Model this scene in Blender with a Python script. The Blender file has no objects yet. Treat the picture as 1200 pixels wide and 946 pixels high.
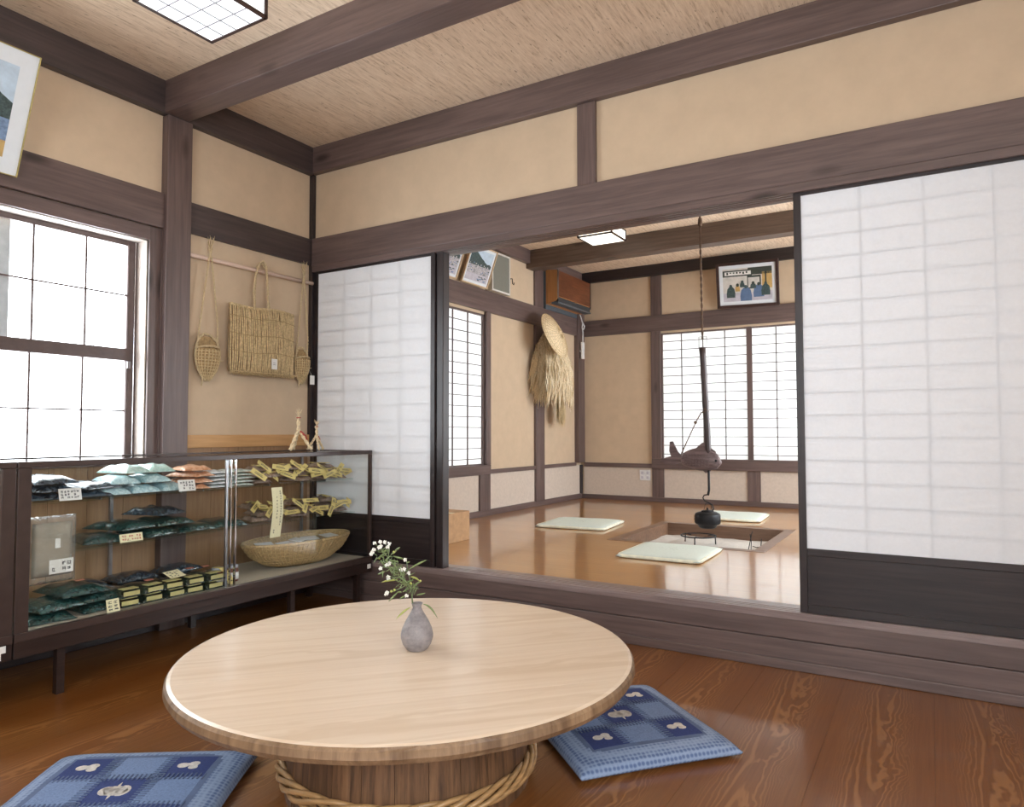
import bpy, bmesh, math, random
from mathutils import Vector, Matrix
random.seed(7)
S = bpy.context.scene
C = S.collection
S.cycles.transparent_max_bounces = 32
PI = math.pi
# ------------------------------------------------------------------ camera
yaw, pitch, roll = -.53953, .040858, -.0015735
fw = Vector((math.sin(yaw)*math.cos(pitch), math.cos(yaw)*math.cos(pitch), math.sin(pitch)))
rt = Vector((math.cos(yaw), -math.sin(yaw), 0)); up = rt.cross(fw)
rr = rt*math.cos(roll)+up*math.sin(roll); uu = -rt*math.sin(roll)+up*math.cos(roll)
cam_d = bpy.data.cameras.new('camera'); cam = bpy.data.objects.new('camera', cam_d); C.objects.link(cam)
cam_d.sensor_width = 36; cam_d.lens = 825.12/1200*36; cam_d.clip_start = .02
M = Matrix.Identity(4)
for i, v in enumerate((rr, uu, -fw)):
    for k in range(3): M[k][i] = v[k]
M.translation = Vector((3.352, -3.14, .98))
cam.matrix_world = M
S.camera = cam
# ------------------------------------------------------------------ world / light
W = bpy.data.worlds.new('overcast_sky'); S.world = W; W.use_nodes = True
bg = W.node_tree.nodes['Background']; bg.inputs[0].default_value = (.90, .95, 1.0, 1); bg.inputs[1].default_value = 9.0
S.view_settings.view_transform = 'Standard'; S.view_settings.look = 'None'
S.view_settings.exposure = 0.50; S.view_settings.gamma = 1; S.view_settings.use_curve_mapping = False
def area(name, loc, rot, sx, sy, power, portal=False, col=(1, 1, 1)):
    d = bpy.data.lights.new(name, 'AREA'); d.shape = 'RECTANGLE'; d.size = sx; d.size_y = sy; d.energy = power; d.color = col
    o = bpy.data.objects.new(name, d); C.objects.link(o); o.location = loc; o.rotation_euler = rot
    if portal: d.cycles.is_portal = True
    return o
R90 = PI/2
# daylight portals: they only guide the sky's light through the seen and the added windows
area('window_daylight', (-.14, -1.9, 1.4), (0, -R90, 0), 1.3, 1.8, 1, True)
area('added_rear_window_daylight', (3.15, -5.14, 1.55), (R90, 0, 0), 2.4, 1.2, 1, True)
area('right_window_daylight', (4.84, -2.9, 1.4), (0, R90, 0), 1.3, 2.0, 1, True)
area('far_back_window_daylight', (1.9, 4.30, 1.37), (-R90, 0, 0), 2.3, 1.5, 1, True)
area('added_far_right_window_daylight', (4.04, 2.6, 1.37), (0, R90, 0), 1.35, 2.6, 1, True)
area('far_left_window_daylight', (-.24, 1.2, 1.37), (0, -R90, 0), 1.5, 2.0, 1, True)
# ------------------------------------------------------------------ materials
MATS = {}
def nodes(name):
    m = bpy.data.materials.new(name); m.use_nodes = True; nt = m.node_tree
    return m, nt, nt.nodes['Principled BSDF']
def lk(nt, a, b): nt.links.new(a, b)
def coords(nt, scale, rnd=True, rot=(0, 0, 0)):
    tc = nt.nodes.new('ShaderNodeTexCoord'); mp = nt.nodes.new('ShaderNodeMapping'); mp.inputs['Scale'].default_value = scale
    mp.inputs['Rotation'].default_value = rot
    if rnd:
        oi = nt.nodes.new('ShaderNodeObjectInfo'); ml = nt.nodes.new('ShaderNodeVectorMath'); ml.operation = 'SCALE'
        cx = nt.nodes.new('ShaderNodeCombineXYZ')
        for i, f in enumerate((7.3, 11.9, 5.7)):
            q = nt.nodes.new('ShaderNodeMath'); q.operation = 'MULTIPLY'; q.inputs[1].default_value = f; lk(nt, oi.outputs['Random'], q.inputs[0]); lk(nt, q.outputs[0], cx.inputs[i])
        ad = nt.nodes.new('ShaderNodeVectorMath'); ad.operation = 'ADD'; lk(nt, tc.outputs['Object'], ad.inputs[0]); lk(nt, cx.outputs[0], ad.inputs[1])
        lk(nt, ad.outputs[0], mp.inputs[0])
    else: lk(nt, tc.outputs['Object'], mp.inputs[0])
    return mp.outputs[0]
def noise(nt, vec, scale=5, detail=4, rough=.6, dist=0):
    n = nt.nodes.new('ShaderNodeTexNoise'); n.inputs['Scale'].default_value = scale; n.inputs['Detail'].default_value = detail
    n.inputs['Roughness'].default_value = rough; n.inputs['Distortion'].default_value = dist; lk(nt, vec, n.inputs['Vector']); return n.outputs[0]
def ramp(nt, fac, stops):
    r = nt.nodes.new('ShaderNodeValToRGB'); e = r.color_ramp.elements
    e[0].position = stops[0][0]; e[0].color = (*stops[0][1], 1); e[1].position = stops[-1][0]; e[1].color = (*stops[-1][1], 1)
    for p, c in stops[1:-1]: x = e.new(p); x.color = (*c, 1)
    lk(nt, fac, r.inputs[0]); return r.outputs[0]
def mathn(nt, op, a, b=None, c=None):
    q = nt.nodes.new('ShaderNodeMath'); q.operation = op
    for i, v in enumerate((a, b, c)):
        if v is None: continue
        if isinstance(v, (int, float)): q.inputs[i].default_value = v
        else: lk(nt, v, q.inputs[i])
    return q.outputs[0]
def mix(nt, fac, a, b, mode='MIX'):
    m = nt.nodes.new('ShaderNodeMix'); m.data_type = 'RGBA'; m.blend_type = mode
    for s, v in ((m.inputs[0], fac), (m.inputs[6], a), (m.inputs[7], b)):
        if isinstance(v, (int, float)): s.default_value = v
        elif isinstance(v, tuple): s.default_value = (*v, 1)
        else: lk(nt, v, s)
    return m.outputs[2]
def bump(nt, p, h, strength=.2, dist=.01):
    b = nt.nodes.new('ShaderNodeBump'); b.inputs['Strength'].default_value = strength; b.inputs['Distance'].default_value = dist
    lk(nt, h, b.inputs['Height']); lk(nt, b.outputs[0], p.inputs['Normal'])
def simple(name, col, rough=.6, metal=0, coat=0, var=.12, vs=(8, 8, 8), bs=0, emis=None):
    m, nt, p = nodes(name); p.inputs['Roughness'].default_value = rough; p.inputs['Metallic'].default_value = metal; p.inputs['Coat Weight'].default_value = coat
    n = noise(nt, coords(nt, vs), 3, 3)
    d = tuple(c*(1-var) for c in col); l = tuple(min(1, c*(1+var)) for c in col)
    lk(nt, ramp(nt, n, [(.3, d), (.7, l)]), p.inputs['Base Color'])
    if bs: bump(nt, p, n, bs, .005)
    if emis: p.inputs['Emission Color'].default_value = (*emis[0], 1); p.inputs['Emission Strength'].default_value = emis[1]
    MATS[name] = m; return m
def wood(name, c1, c2, axis, rough=.5, k=1, contrast=(.35, .65), blot=.4, bs=.15, knots=False, spec=.5):
    """stained timber; grain runs along axis (0,1,2)"""
    m, nt, p = nodes(name); p.inputs['Roughness'].default_value = rough; p.inputs['Specular IOR Level'].default_value = spec
    sc = [26*k]*3; sc[axis] = 1.3*k
    fine = noise(nt, coords(nt, tuple(sc)), 2.2, 5, .65, .3)
    sb = [5*k]*3; sb[axis] = 1.2*k
    v2 = coords(nt, tuple(sb)); big = noise(nt, v2, 1.3, 3, .6)
    col = ramp(nt, fine, [(contrast[0], c1), (contrast[1], c2)])
    dk = tuple(c*(1-blot) for c in c1)
    col = mix(nt, ramp(nt, big, [(.35, (blot,)*3), (.62, (0, 0, 0))]), col, dk)
    if knots:
        sv = [3.5]*3; sv[axis] = 1.2
        vo = nt.nodes.new('ShaderNodeTexVoronoi'); vo.inputs['Scale'].default_value = 1.5; lk(nt, coords(nt, tuple(sv)), vo.inputs['Vector'])
        col = mix(nt, ramp(nt, vo.outputs['Distance'], [(.05, (.85,)*3), (.16, (0, 0, 0))]), col, tuple(c*.25 for c in c1))
    lk(nt, col, p.inputs['Base Color']); bump(nt, p, fine, bs, .004)
    MATS[name] = m; return m
AX = 'xyz'
for a in range(3):
    wood('dark_timber_'+AX[a], (.108, .073, .067), (.172, .118, .107), a, .42, .8, knots=True)
    wood('shaded_timber_'+AX[a], (.050, .036, .036), (.090, .064, .060), a, .42, .8)  # darker copy of the timber: shade of the backlit left wall in its colour
    wood('black_timber_'+AX[a], (.016, .011, .012), (.040, .027, .027), a, .38)
    wood('brown_timber_'+AX[a], (.10, .066, .050), (.17, .118, .09), a, .42, knots=True)
wood('sill_timber', (.20, .145, .135), (.30, .23, .22), 0, .28)
wood('hearth_timber', (.16, .085, .05), (.26, .15, .095), 0, .4)
wood('wainscot_wood', (.30, .165, .085), (.40, .235, .12), 2, .5, blot=.15)
wood('ledge_wood', (.50, .27, .10), (.62, .35, .15), 1, .5, blot=.15)
wood('rod_wood', (.62, .45, .36), (.75, .56, .46), 1, .5, blot=.1)
wood('stave_wood', (.06, .028, .013), (.24, .12, .055), 2, .5, 1.2, (.3, .66), .55)
wood('bamboo_tube', (.035, .02, .02), (.09, .055, .05), 2, .35)
wood('carved_wood', (.10, .07, .075), (.30, .22, .22), 0, .4, blot=.6)
wood('cabinet_wood', (.022, .012, .010), (.038, .021, .017), 1, .33)
wood('walnut_panel', (.12, .035, .014), (.22, .075, .032), 1, .4, 2)
wood('oak_panel', (.42, .18, .06), (.55, .26, .09), 2, .4)
wood('photo_frame_wood', (.55, .38, .22), (.68, .5, .32), 2, .45, blot=.1)
wood('dark_frame_wood', (.03, .012, .01), (.055, .025, .02), 0, .4)
def cathedral(name, c1, c2, c3, along, k=260, c=5, rough=.2, f=6.0, coat=.3, mixf=.7, fine=30, step=.2):
    """glossy floor board; arched figure: contours of k*across^2 + c*along"""
    m, nt, p = nodes(name); p.inputs['Roughness'].default_value = rough; p.inputs['Coat Weight'].default_value = coat; p.inputs['Coat Roughness'].default_value = .10
    tc = nt.nodes.new('ShaderNodeTexCoord'); sp = nt.nodes.new('ShaderNodeSeparateXYZ'); lk(nt, tc.outputs['Object'], sp.inputs[0])
    ac = sp.outputs[1-along]; al = sp.outputs[along]
    oi = nt.nodes.new('ShaderNodeObjectInfo'); rnd = oi.outputs['Random']
    sc = [6, 6, 1]; sc[along] = 2.0
    n = noise(nt, coords(nt, tuple(sc)), 1.6, 3, .6, .4)
    aw = mathn(nt, 'ADD', ac, mathn(nt, 'MULTIPLY', mathn(nt, 'SUBTRACT', n, .5), .09))
    # arches recur down the board
    ph = mathn(nt, 'ADD', mathn(nt, 'MULTIPLY', al, .55), mathn(nt, 'MULTIPLY', rnd, 9))
    tri = mathn(nt, 'PINGPONG', ph, 1.0)
    v = mathn(nt, 'ADD', mathn(nt, 'MULTIPLY', mathn(nt, 'MULTIPLY', aw, aw), k), mathn(nt, 'MULTIPLY', tri, c))
    v = mathn(nt, 'ADD', v, mathn(nt, 'MULTIPLY', n, 1.6))
    sw = mathn(nt, 'SINE', mathn(nt, 'MULTIPLY', v, f))
    sw = mathn(nt, 'MULTIPLY_ADD', sw, .5, .5)
    mask = ramp(nt, mathn(nt, 'ABSOLUTE', aw), [(.03, (1, 1, 1)), (.11, (.0,)*3)])
    sf = [fine*4, fine*4, 1]; sf[along] = fine*.1
    fn = noise(nt, coords(nt, tuple(sf)), 1.0, 4, .6)
    base = ramp(nt, fn, [(.3, c1), (.7, c2)])
    tint = ramp(nt, rnd, [(0, (1-step,)*3), (1, (1.0,)*3)])
    arch = mathn(nt, 'MULTIPLY', ramp(nt, sw, [(.55, (0, 0, 0)), (.95, (1, 1, 1))]), mask)
    col = mix(nt, mathn(nt, 'MULTIPLY', arch, mixf), base, c3)
    col = mix(nt, 1.0, col, tint, 'MULTIPLY')
    lk(nt, col, p.inputs['Base Color']); bump(nt, p, fn, .04, .002)
    MATS[name] = m; return m
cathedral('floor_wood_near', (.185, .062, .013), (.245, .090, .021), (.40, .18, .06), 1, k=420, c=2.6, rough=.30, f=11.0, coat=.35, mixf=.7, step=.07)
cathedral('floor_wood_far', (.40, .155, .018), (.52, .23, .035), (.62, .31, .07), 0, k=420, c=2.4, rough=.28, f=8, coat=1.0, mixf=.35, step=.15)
cathedral('table_wood', (.72, .565, .42), (.80, .66, .52), (.62, .46, .31), 0, k=300, c=2.0, rough=.38, f=4.0, coat=.2, mixf=.5, fine=14, step=.07)
wood('table_rim_wood', (.15, .085, .045), (.36, .23, .13), 2, .5, .5)
simple('plaster_tan', (.60, .46, .32), .9, var=.045, vs=(3, 3, 3), bs=.08)
simple('plaster_pale', (.60, .51, .43), .9, var=.06, vs=(14, 14, 14), bs=.1)
simple('plaster_white', (.62, .60, .56), .9)
def ceiling_mat():
    m, nt, p = nodes('ceiling_bark'); p.inputs['Roughness'].default_value = .85
    a = noise(nt, coords(nt, (60, 5, 1), False), 1.6, 5, .7, .3)
    b = noise(nt, coords(nt, (120, 24, 1), False), 1.2, 2, .5)
    col = ramp(nt, a, [(.28, (.46, .32, .21)), (.45, (.74, .575, .42)), (.65, (.86, .70, .54))])
    col = mix(nt, ramp(nt, b, [(.66, (0, 0, 0)), (.74, (.75,)*3)]), col, (.22, .12, .06))
    lk(nt, col, p.inputs['Base Color']); bump(nt, p, a, .25, .006); MATS['ceiling_bark'] = m
ceiling_mat()
def paper_mat(name, col, tr, thru=0.0):
    m, nt, p = nodes(name); out = nt.nodes['Material Output']; nt.nodes.remove(p)
    d = nt.nodes.new('ShaderNodeBsdfDiffuse'); t = nt.nodes.new('ShaderNodeBsdfTranslucent'); mx = nt.nodes.new('ShaderNodeMixShader'); tp = nt.nodes.new('ShaderNodeBsdfTransparent'); m2 = nt.nodes.new('ShaderNodeMixShader'); m2.inputs[0].default_value = thru
    n = noise(nt, coords(nt, (30, 30, 30)), 3, 4)
    c = ramp(nt, n, [(.3, tuple(x*.965 for x in col)), (.7, col)])
    lk(nt, c, d.inputs[0]); lk(nt, c, t.inputs[0]); mx.inputs[0].default_value = tr
    lk(nt, d.outputs[0], mx.inputs[1]); lk(nt, t.outputs[0], mx.inputs[2]); lk(nt, mx.outputs[0], m2.inputs[1]); lk(nt, tp.outputs[0], m2.inputs[2]); lk(nt, m2.outputs[0], out.inputs[0]); MATS[name] = m
paper_mat('shoji_paper', (.93, .945, .975), .36, .05)
paper_mat('window_paper', (.93, .93, .92), .24)
def glass_mat(name, tint, refl=1.0, rough=.02, body=0, bodycol=(.8, .8, .8), fold=0):
    m, nt, p = nodes(name); out = nt.nodes['Material Output']; nt.nodes.remove(p)
    t = nt.nodes.new('ShaderNodeBsdfTransparent'); t.inputs[0].default_value = (*tint, 1)
    g = nt.nodes.new('ShaderNodeBsdfGlossy'); g.inputs['Roughness'].default_value = rough
    fr = nt.nodes.new('ShaderNodeFresnel'); fr.inputs[0].default_value = 1.45
    if fold:
        n = noise(nt, coords(nt, (fold,)*3), 2, 3, .6, .5); b = nt.nodes.new('ShaderNodeBump'); b.inputs['Strength'].default_value = .9; b.inputs['Distance'].default_value = .01
        lk(nt, n, b.inputs['Height']); lk(nt, b.outputs[0], g.inputs['Normal']); lk(nt, b.outputs[0], fr.inputs['Normal'])
    ge = nt.nodes.new('ShaderNodeNewGeometry'); f = mathn(nt, 'MULTIPLY', mathn(nt, 'MULTIPLY', fr.outputs[0], refl), mathn(nt, 'SUBTRACT', 1.0, ge.outputs['Backfacing']))
    mx = nt.nodes.new('ShaderNodeMixShader'); lk(nt, f, mx.inputs[0]); lk(nt, t.outputs[0], mx.inputs[1]); lk(nt, g.outputs[0], mx.inputs[2]); o = mx.outputs[0]
    if body:
        d = nt.nodes.new('ShaderNodeBsdfDiffuse'); d.inputs[0].default_value = (*bodycol, 1); m2 = nt.nodes.new('ShaderNodeMixShader'); m2.inputs[0].default_value = body
        lk(nt, o, m2.inputs[1]); lk(nt, d.outputs[0], m2.inputs[2]); o = m2.outputs[0]
    lk(nt, o, out.inputs[0]); MATS[name] = m
glass_mat('window_glass', (.97, .98, .98), .6)
glass_mat('case_glass', (.985, .993, .99), .8)
glass_mat('shelf_glass', (.90, .955, .935), .9)
glass_mat('clear_wrap', (.95, .96, .95), 1.6, .12, .07, (.85, .87, .86), 30)
def foil(name, col, col2, rough=.22, sc=30, st=.8, coat=.8):
    m, nt, p = nodes(name); p.inputs['Roughness'].default_value = rough; p.inputs['Coat Weight'].default_value = coat; p.inputs['Coat Roughness'].default_value = .1
    n = noise(nt, coords(nt, (sc,)*3), 2, 4, .6, .6); lk(nt, ramp(nt, n, [(.4, col), (.62, col2)]), p.inputs['Base Color'])
    bump(nt, p, n, st, .012); MATS[name] = m
foil('navy_wrap', (.012, .022, .035), (.05, .08, .11)); foil('green_wrap', (.006, .03, .028), (.02, .075, .07)); foil('black_green_wrap', (.006, .014, .010), (.03, .055, .04))
foil('pale_blue_wrap', (.32, .52, .58), (.62, .80, .82), .35); foil('mint_wrap', (.45, .72, .66), (.75, .92, .88), .35)
foil('orange_wrap', (.62, .27, .13), (.85, .50, .32), .35); foil('white_wrap', (.55, .58, .58), (.88, .9, .9), .25); foil('sage_wrap', (.38, .45, .38), (.66, .72, .66), .3)
foil('brown_wrap', (.20, .13, .10), (.36, .27, .22), .3)
simple('yellow_label', (.70, .58, .22), .6, var=.06); simple('olive_label', (.50, .45, .19), .6); simple('pale_yellow_card', (.80, .74, .48), .7, var=.04); simple('bag_cloth', (.26, .22, .16), .8); simple('white_card', (.78, .77, .74), .7, var=.03); simple('pink_label', (.62, .22, .15), .6)
simple('ink', (.03, .03, .04), .7); simple('red_ink', (.45, .06, .05), .7)
simple('steel', (.36, .36, .38), .3, 1); simple('chrome', (.7, .7, .72), .15, 1); simple('dark_metal', (.05, .043, .043), .4, .6); simple('iron', (.022, .022, .025), .5, .5, bs=.3, vs=(40, 40, 40))
simple('aluminium_brown', (.10, .068, .062), .38, .2); simple('case_rail', (.055, .035, .03), .3, .1)
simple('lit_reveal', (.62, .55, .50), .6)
simple('deck_cloth', (.52, .48, .40), .9, bs=.3, vs=(60, 60, 60))
simple('straw', (.60, .45, .25), .85, var=.28, vs=(30, 30, 30)); simple('pale_straw', (.80, .65, .43), .85, var=.25, vs=(30, 30, 30)); simple('dark_straw', (.36, .24, .115), .9, var=.3, vs=(30, 30, 30))
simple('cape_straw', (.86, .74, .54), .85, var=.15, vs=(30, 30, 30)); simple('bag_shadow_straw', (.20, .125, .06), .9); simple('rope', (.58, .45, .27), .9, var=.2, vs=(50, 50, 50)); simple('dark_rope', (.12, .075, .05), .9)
simple('bamboo_basket', (.50, .35, .17), .55, var=.3, vs=(30, 30, 30)); simple('bamboo_hoop', (.42, .24, .10), .4, var=.3, vs=(6, 6, 60), coat=.2)
simple('ash', (.60, .56, .51), .95, var=.08, vs=(14, 14, 14), bs=.6); simple('cushion_pale', (.68, .75, .68), .8, var=.06, bs=.2, vs=(50, 50, 50)); simple('cushion_edge', (.86, .86, .70), .8)
simple('denim_light', (.165, .24, .42), .9, var=.2, vs=(60, 60, 60), bs=.3); simple('denim_navy', (.025, .045, .17), .9, var=.2, vs=(60, 60, 60), bs=.3); simple('cushion_motif', (.62, .58, .54), .85, var=.2, vs=(30, 30, 30)); simple('stitch', (.10, .14, .25), .9)
def border_mat():
    m, nt, p = nodes('denim_border'); p.inputs['Roughness'].default_value = .9
    vo = nt.nodes.new('ShaderNodeTexVoronoi'); vo.inputs['Scale'].default_value = 75; vo.inputs['Randomness'].default_value = .15; lk(nt, coords(nt, (1, 1, 1), False), vo.inputs['Vector'])
    lk(nt, ramp(nt, vo.outputs['Distance'], [(.25, (.10, .15, .29)), (.6, (.26, .34, .50))]), p.inputs['Base Color']); MATS['denim_border'] = m
border_mat()
def vase_mat():
    m, nt, p = nodes('grey_stoneware'); p.inputs['Roughness'].default_value = .55
    n = noise(nt, coords(nt, (14, 14, 22)), 2, 5, .7); lk(nt, ramp(nt, n, [(.3, (.16, .145, .155)), (.55, (.27, .245, .25)), (.75, (.34, .30, .29))]), p.inputs['Base Color']); bump(nt, p, n, .15, .004); MATS['grey_stoneware'] = m
vase_mat()
simple('leaf_green', (.20, .27, .11), .5, var=.3, vs=(40, 40, 40)); simple('leaf_yellow', (.42, .45, .12), .5); simple('stem_green', (.16, .22, .10), .5); simple('petal_white', (.85, .85, .80), .6, var=.05)
simple('white_plastic', (.72, .72, .72), .4); simple('black_plastic', (.03, .03, .032), .4); simple('slate_plastic', (.09, .11, .13), .45)
simple('mat_board', (.72, .76, .80), .6, var=.02); simple('gold_edge', (.42, .34, .12), .4, .5); simple('speaker_cloth', (.20, .20, .17), .9, bs=.2, vs=(90, 90, 90)); simple('speaker_body', (.62, .55, .42), .6)
simple('cardboard', (.52, .32, .17), .85); simple('jar_sauce', (.16, .045, .02), .3); simple('jar_lid', (.45, .47, .55), .35, .3); simple('grey_post', (.42, .43, .44), .7)
simple('p_sky', (.50, .62, .74), .5); simple('p_hill', (.045, .075, .075), .5, var=.5, vs=(30, 30, 30)); simple('p_town', (.42, .40, .42), .5, var=.6, vs=(50, 50, 50)); simple('p_road', (.50, .48, .54), .5); simple('p_water', (.16, .24, .38), .5, var=.4, vs=(20, 20, 20))
simple('p_blue', (.10, .16, .28), .5); simple('p_dark', (.04, .05, .04), .5); simple('p_wall', (.60, .58, .54), .5); simple('p_ochre', (.50, .33, .12), .5); simple('p_cloud', (.72, .78, .82), .5)
simple('lamp_paper', (.9, .88, .8), .7, emis=((1, .95, .84), 1.5)); simple('lamp_paper_near', (.9, .9, .9), .7, emis=((.93, .97, 1.0), .75))
# ------------------------------------------------------------------ mesh helpers
class MB:
    def __init__(s): s.v = []; s.f = []; s.m = []
    def add(s, vs, fs, mi=0, mat=None):
        b = len(s.v)
        s.v += [tuple(mat @ Vector(v)) if mat else tuple(v) for v in vs]
        s.f += [tuple(i+b for i in f) for f in fs]; s.m += [mi]*len(fs); return s
    def box(s, x0, x1, y0, y1, z0, z1, mi=0, mat=None):
        vs = [(x, y, z) for z in (z0, z1) for y in (y0, y1) for x in (x0, x1)]
        return s.add(vs, [(0, 2, 3, 1), (4, 5, 7, 6), (0, 1, 5, 4), (2, 6, 7, 3), (0, 4, 6, 2), (1, 3, 7, 5)], mi, mat)
    def tube(s, pts, r, n=6, mi=0, mat=None, cap=True):
        P = [Vector(p) for p in pts]; rs = r if isinstance(r, (list, tuple)) else [r]*len(P)
        vs = []; fs = []; prev = None
        for i, p in enumerate(P):
            t = (P[min(i+1, len(P)-1)]-P[max(i-1, 0)])
            if t.length < 1e-9: t = Vector((0, 0, 1))
            t.normalize()
            if prev is None: a = t.orthogonal().normalized()
            else:
                a = prev - t*prev.dot(t)
                a = a.normalized() if a.length > 1e-6 else t.orthogonal().normalized()
            prev = a; b = t.cross(a)
            for k in range(n):
                an = 2*PI*k/n; vs.append(p+(a*math.cos(an)+b*math.sin(an))*rs[i])
        for i in range(len(P)-1):
            for k in range(n): fs.append((i*n+k, i*n+(k+1) % n, (i+1)*n+(k+1) % n, (i+1)*n+k))
        if cap: fs.append(tuple(range(n))[::-1]); fs.append(tuple((len(P)-1)*n+k for k in range(n)))
        return s.add(vs, fs, mi, mat)
    def lathe(s, prof, n=32, mi=0, mat=None, sx=1, sy=1):
        vs = []; fs = []
        for r, z in prof:
            for k in range(n): vs.append((r*sx*math.cos(2*PI*k/n), r*sy*math.sin(2*PI*k/n), z))
        for i in range(len(prof)-1):
            for k in range(n): fs.append((i*n+k, i*n+(k+1) % n, (i+1)*n+(k+1) % n, (i+1)*n+k))
        if prof[0][0] > 1e-5: fs.append(tuple(range(n))[::-1])
        if prof[-1][0] > 1e-5: fs.append(tuple((len(prof)-1)*n+k for k in range(n)))
        return s.add(vs, fs, mi, mat)
    def poly(s, pts, mi=0, mat=None): return s.add(pts, [tuple(range(len(pts)))], mi, mat)
    def build(s, name, mats, parent=None, smooth=False, bevel=0, loc=None):
        me = bpy.data.meshes.new(name); me.from_pydata(s.v, [], s.f)
        if isinstance(mats, str): mats = [mats]
        for m in mats: me.materials.append(MATS[m])
        for p, mi in zip(me.polygons, s.m): p.material_index = mi; p.use_smooth = smooth
        bm = bmesh.new(); bm.from_mesh(me)
        if bevel:
            bmesh.ops.bevel(bm, geom=[e for e in bm.edges if len(e.link_faces) == 2 and e.calc_face_angle(0) > .6], offset=bevel, segments=2, affect='EDGES', profile=.5)
        bmesh.ops.recalc_face_normals(bm, faces=bm.faces[:]); bm.to_mesh(me); bm.free()
        o = bpy.data.objects.new(name, me); C.objects.link(o)
        if parent: o.parent = parent
        if loc is not None: o.location = loc
        return o
def tag(o, label, cat, group=None):
    o['label'] = label; o['category'] = cat
    if group: o['group'] = group
    return o
def thing(name, label, cat, loc=(0, 0, 0), rz=0, group=None, rot=None):
    o = bpy.data.objects.new(name, None); C.objects.link(o); o.location = loc; o.rotation_euler = rot if rot else (0, 0, rz); o.empty_display_size = .1
    return tag(o, label, cat, group)
def struct(o, label=None, cat=None):
    o['kind'] = 'structure'
    if label: o['label'] = label
    if cat: o['category'] = cat
    return o
def sempty(name, label, cat, loc=(0, 0, 0)):
    o = bpy.data.objects.new(name, None); C.objects.link(o); o.location = loc; return struct(o, label, cat)
def dup(root, loc, rz=None, label=None, group=None, rot=None):
    r = root.copy(); C.objects.link(r); r.location = loc
    if rz is not None: r.rotation_euler = (0, 0, rz)
    if rot: r.rotation_euler = rot
    if label: r['label'] = label
    if group: r['group'] = group
    for ch in list(root.children):
        c = ch.copy(); C.objects.link(c); c.parent = r
        for g in list(ch.children):
            d = g.copy(); C.objects.link(d); d.parent = c
    return r
def B(*a): return MB().box(*a)
def rope(mb, pts, r, turns_per_m=60, strands=2, n=5, mi=0):
    P = [Vector(p) for p in pts]; seg = []
    for i in range(len(P)-1):
        L = (P[i+1]-P[i]).length; k = max(2, int(L*turns_per_m*3))
        for j in range(k): seg.append(P[i].lerp(P[i+1], j/k))
    seg.append(P[-1]); d = 0
    for s_ in range(strands):
        out = []; d = 0
        for i, p in enumerate(seg):
            t = seg[min(i+1, len(seg)-1)]-seg[max(i-1, 0)]; t.normalize(); a = t.cross(Vector((.31, .22, .92)))
            if a.length < .1: a = t.cross(Vector((1, 0, 0)))
            a.normalize(); b = t.cross(a)
            if i: d += (seg[i]-seg[i-1]).length
            an = d*turns_per_m*2*PI/2+s_*2*PI/strands; out.append(p+(a*math.cos(an)+b*math.sin(an))*r*.55)
        mb.tube(out, r*.62, n, mi)
    return mb
def arc(p0, p1, sag, n=8, d=(0, 0, -1)):
    p0 = Vector(p0); p1 = Vector(p1); d = Vector(d)
    return [p0.lerp(p1, i/n)+d*sag*4*(i/n)*(1-i/n) for i in range(n+1)]
TN = [0]
def trim(label, x0, x1, y0, y1, z0, z1, mat='dark_timber', bevel=.004):
    TN[0] += 1; L = (x1-x0, y1-y0, z1-z0); a = L.index(max(L))
    o = B(x0, x1, y0, y1, z0, z1).build('trim_%d' % TN[0], mat+'_'+AX[a] if mat.endswith('timber') else mat, None, False, bevel)
    return struct(o, label, 'beam' if a < 2 else 'post')
# ================================================================== STRUCTURE
CH = 2.77
XR, YR = 4.75, -5.05
# floors
fl = sempty('floor', 'glossy reddish brown plank floor of the near room', 'floor')
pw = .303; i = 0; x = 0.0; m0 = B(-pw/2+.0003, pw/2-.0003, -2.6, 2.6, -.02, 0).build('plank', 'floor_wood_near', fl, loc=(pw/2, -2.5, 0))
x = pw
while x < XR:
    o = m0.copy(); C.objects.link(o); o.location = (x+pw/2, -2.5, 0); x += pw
F = .235
f2 = sempty('floor.001', 'raised glossy orange wood floor of the far room', 'floor')
HX0, HX1, HY0, HY1 = 1.39, 2.44, 1.41, 2.57   # hearth outer
y = .12
def fplank(x0, x1, y0, y1):
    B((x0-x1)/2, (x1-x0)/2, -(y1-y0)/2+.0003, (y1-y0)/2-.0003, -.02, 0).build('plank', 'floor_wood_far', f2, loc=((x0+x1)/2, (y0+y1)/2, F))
rows = [.12, .416, .712, 1.008, 1.41, 1.70, 1.99, 2.28, 2.57, 2.873, 3.176, 3.479, 3.782, 4.16]
for a, b in zip(rows, rows[1:]):
    if a >= HY0-.001 and b <= HY1+.001: fplank(-.1, HX0, a, b); fplank(HX1, 3.9, a, b)
    else: fplank(-.1, 3.9, a, b)
struct(B(-.1, 3.9, .1, 4.16, .0, .07).build('floor.002', 'black_timber_x'), 'dark ground under the raised floor', 'floor')
# ceilings
struct(B(-.05, XR+.05, YR, .06, CH, CH+.06).build('ceiling', 'ceiling_bark'), 'straw coloured bark ceiling over the near room', 'ceiling')
struct(B(-.2, 4.0, .06, 4.25, CH+.02, CH+.08).build('ceiling.001', 'ceiling_bark'), 'straw coloured bark ceiling over the far room', 'ceiling')
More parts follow.
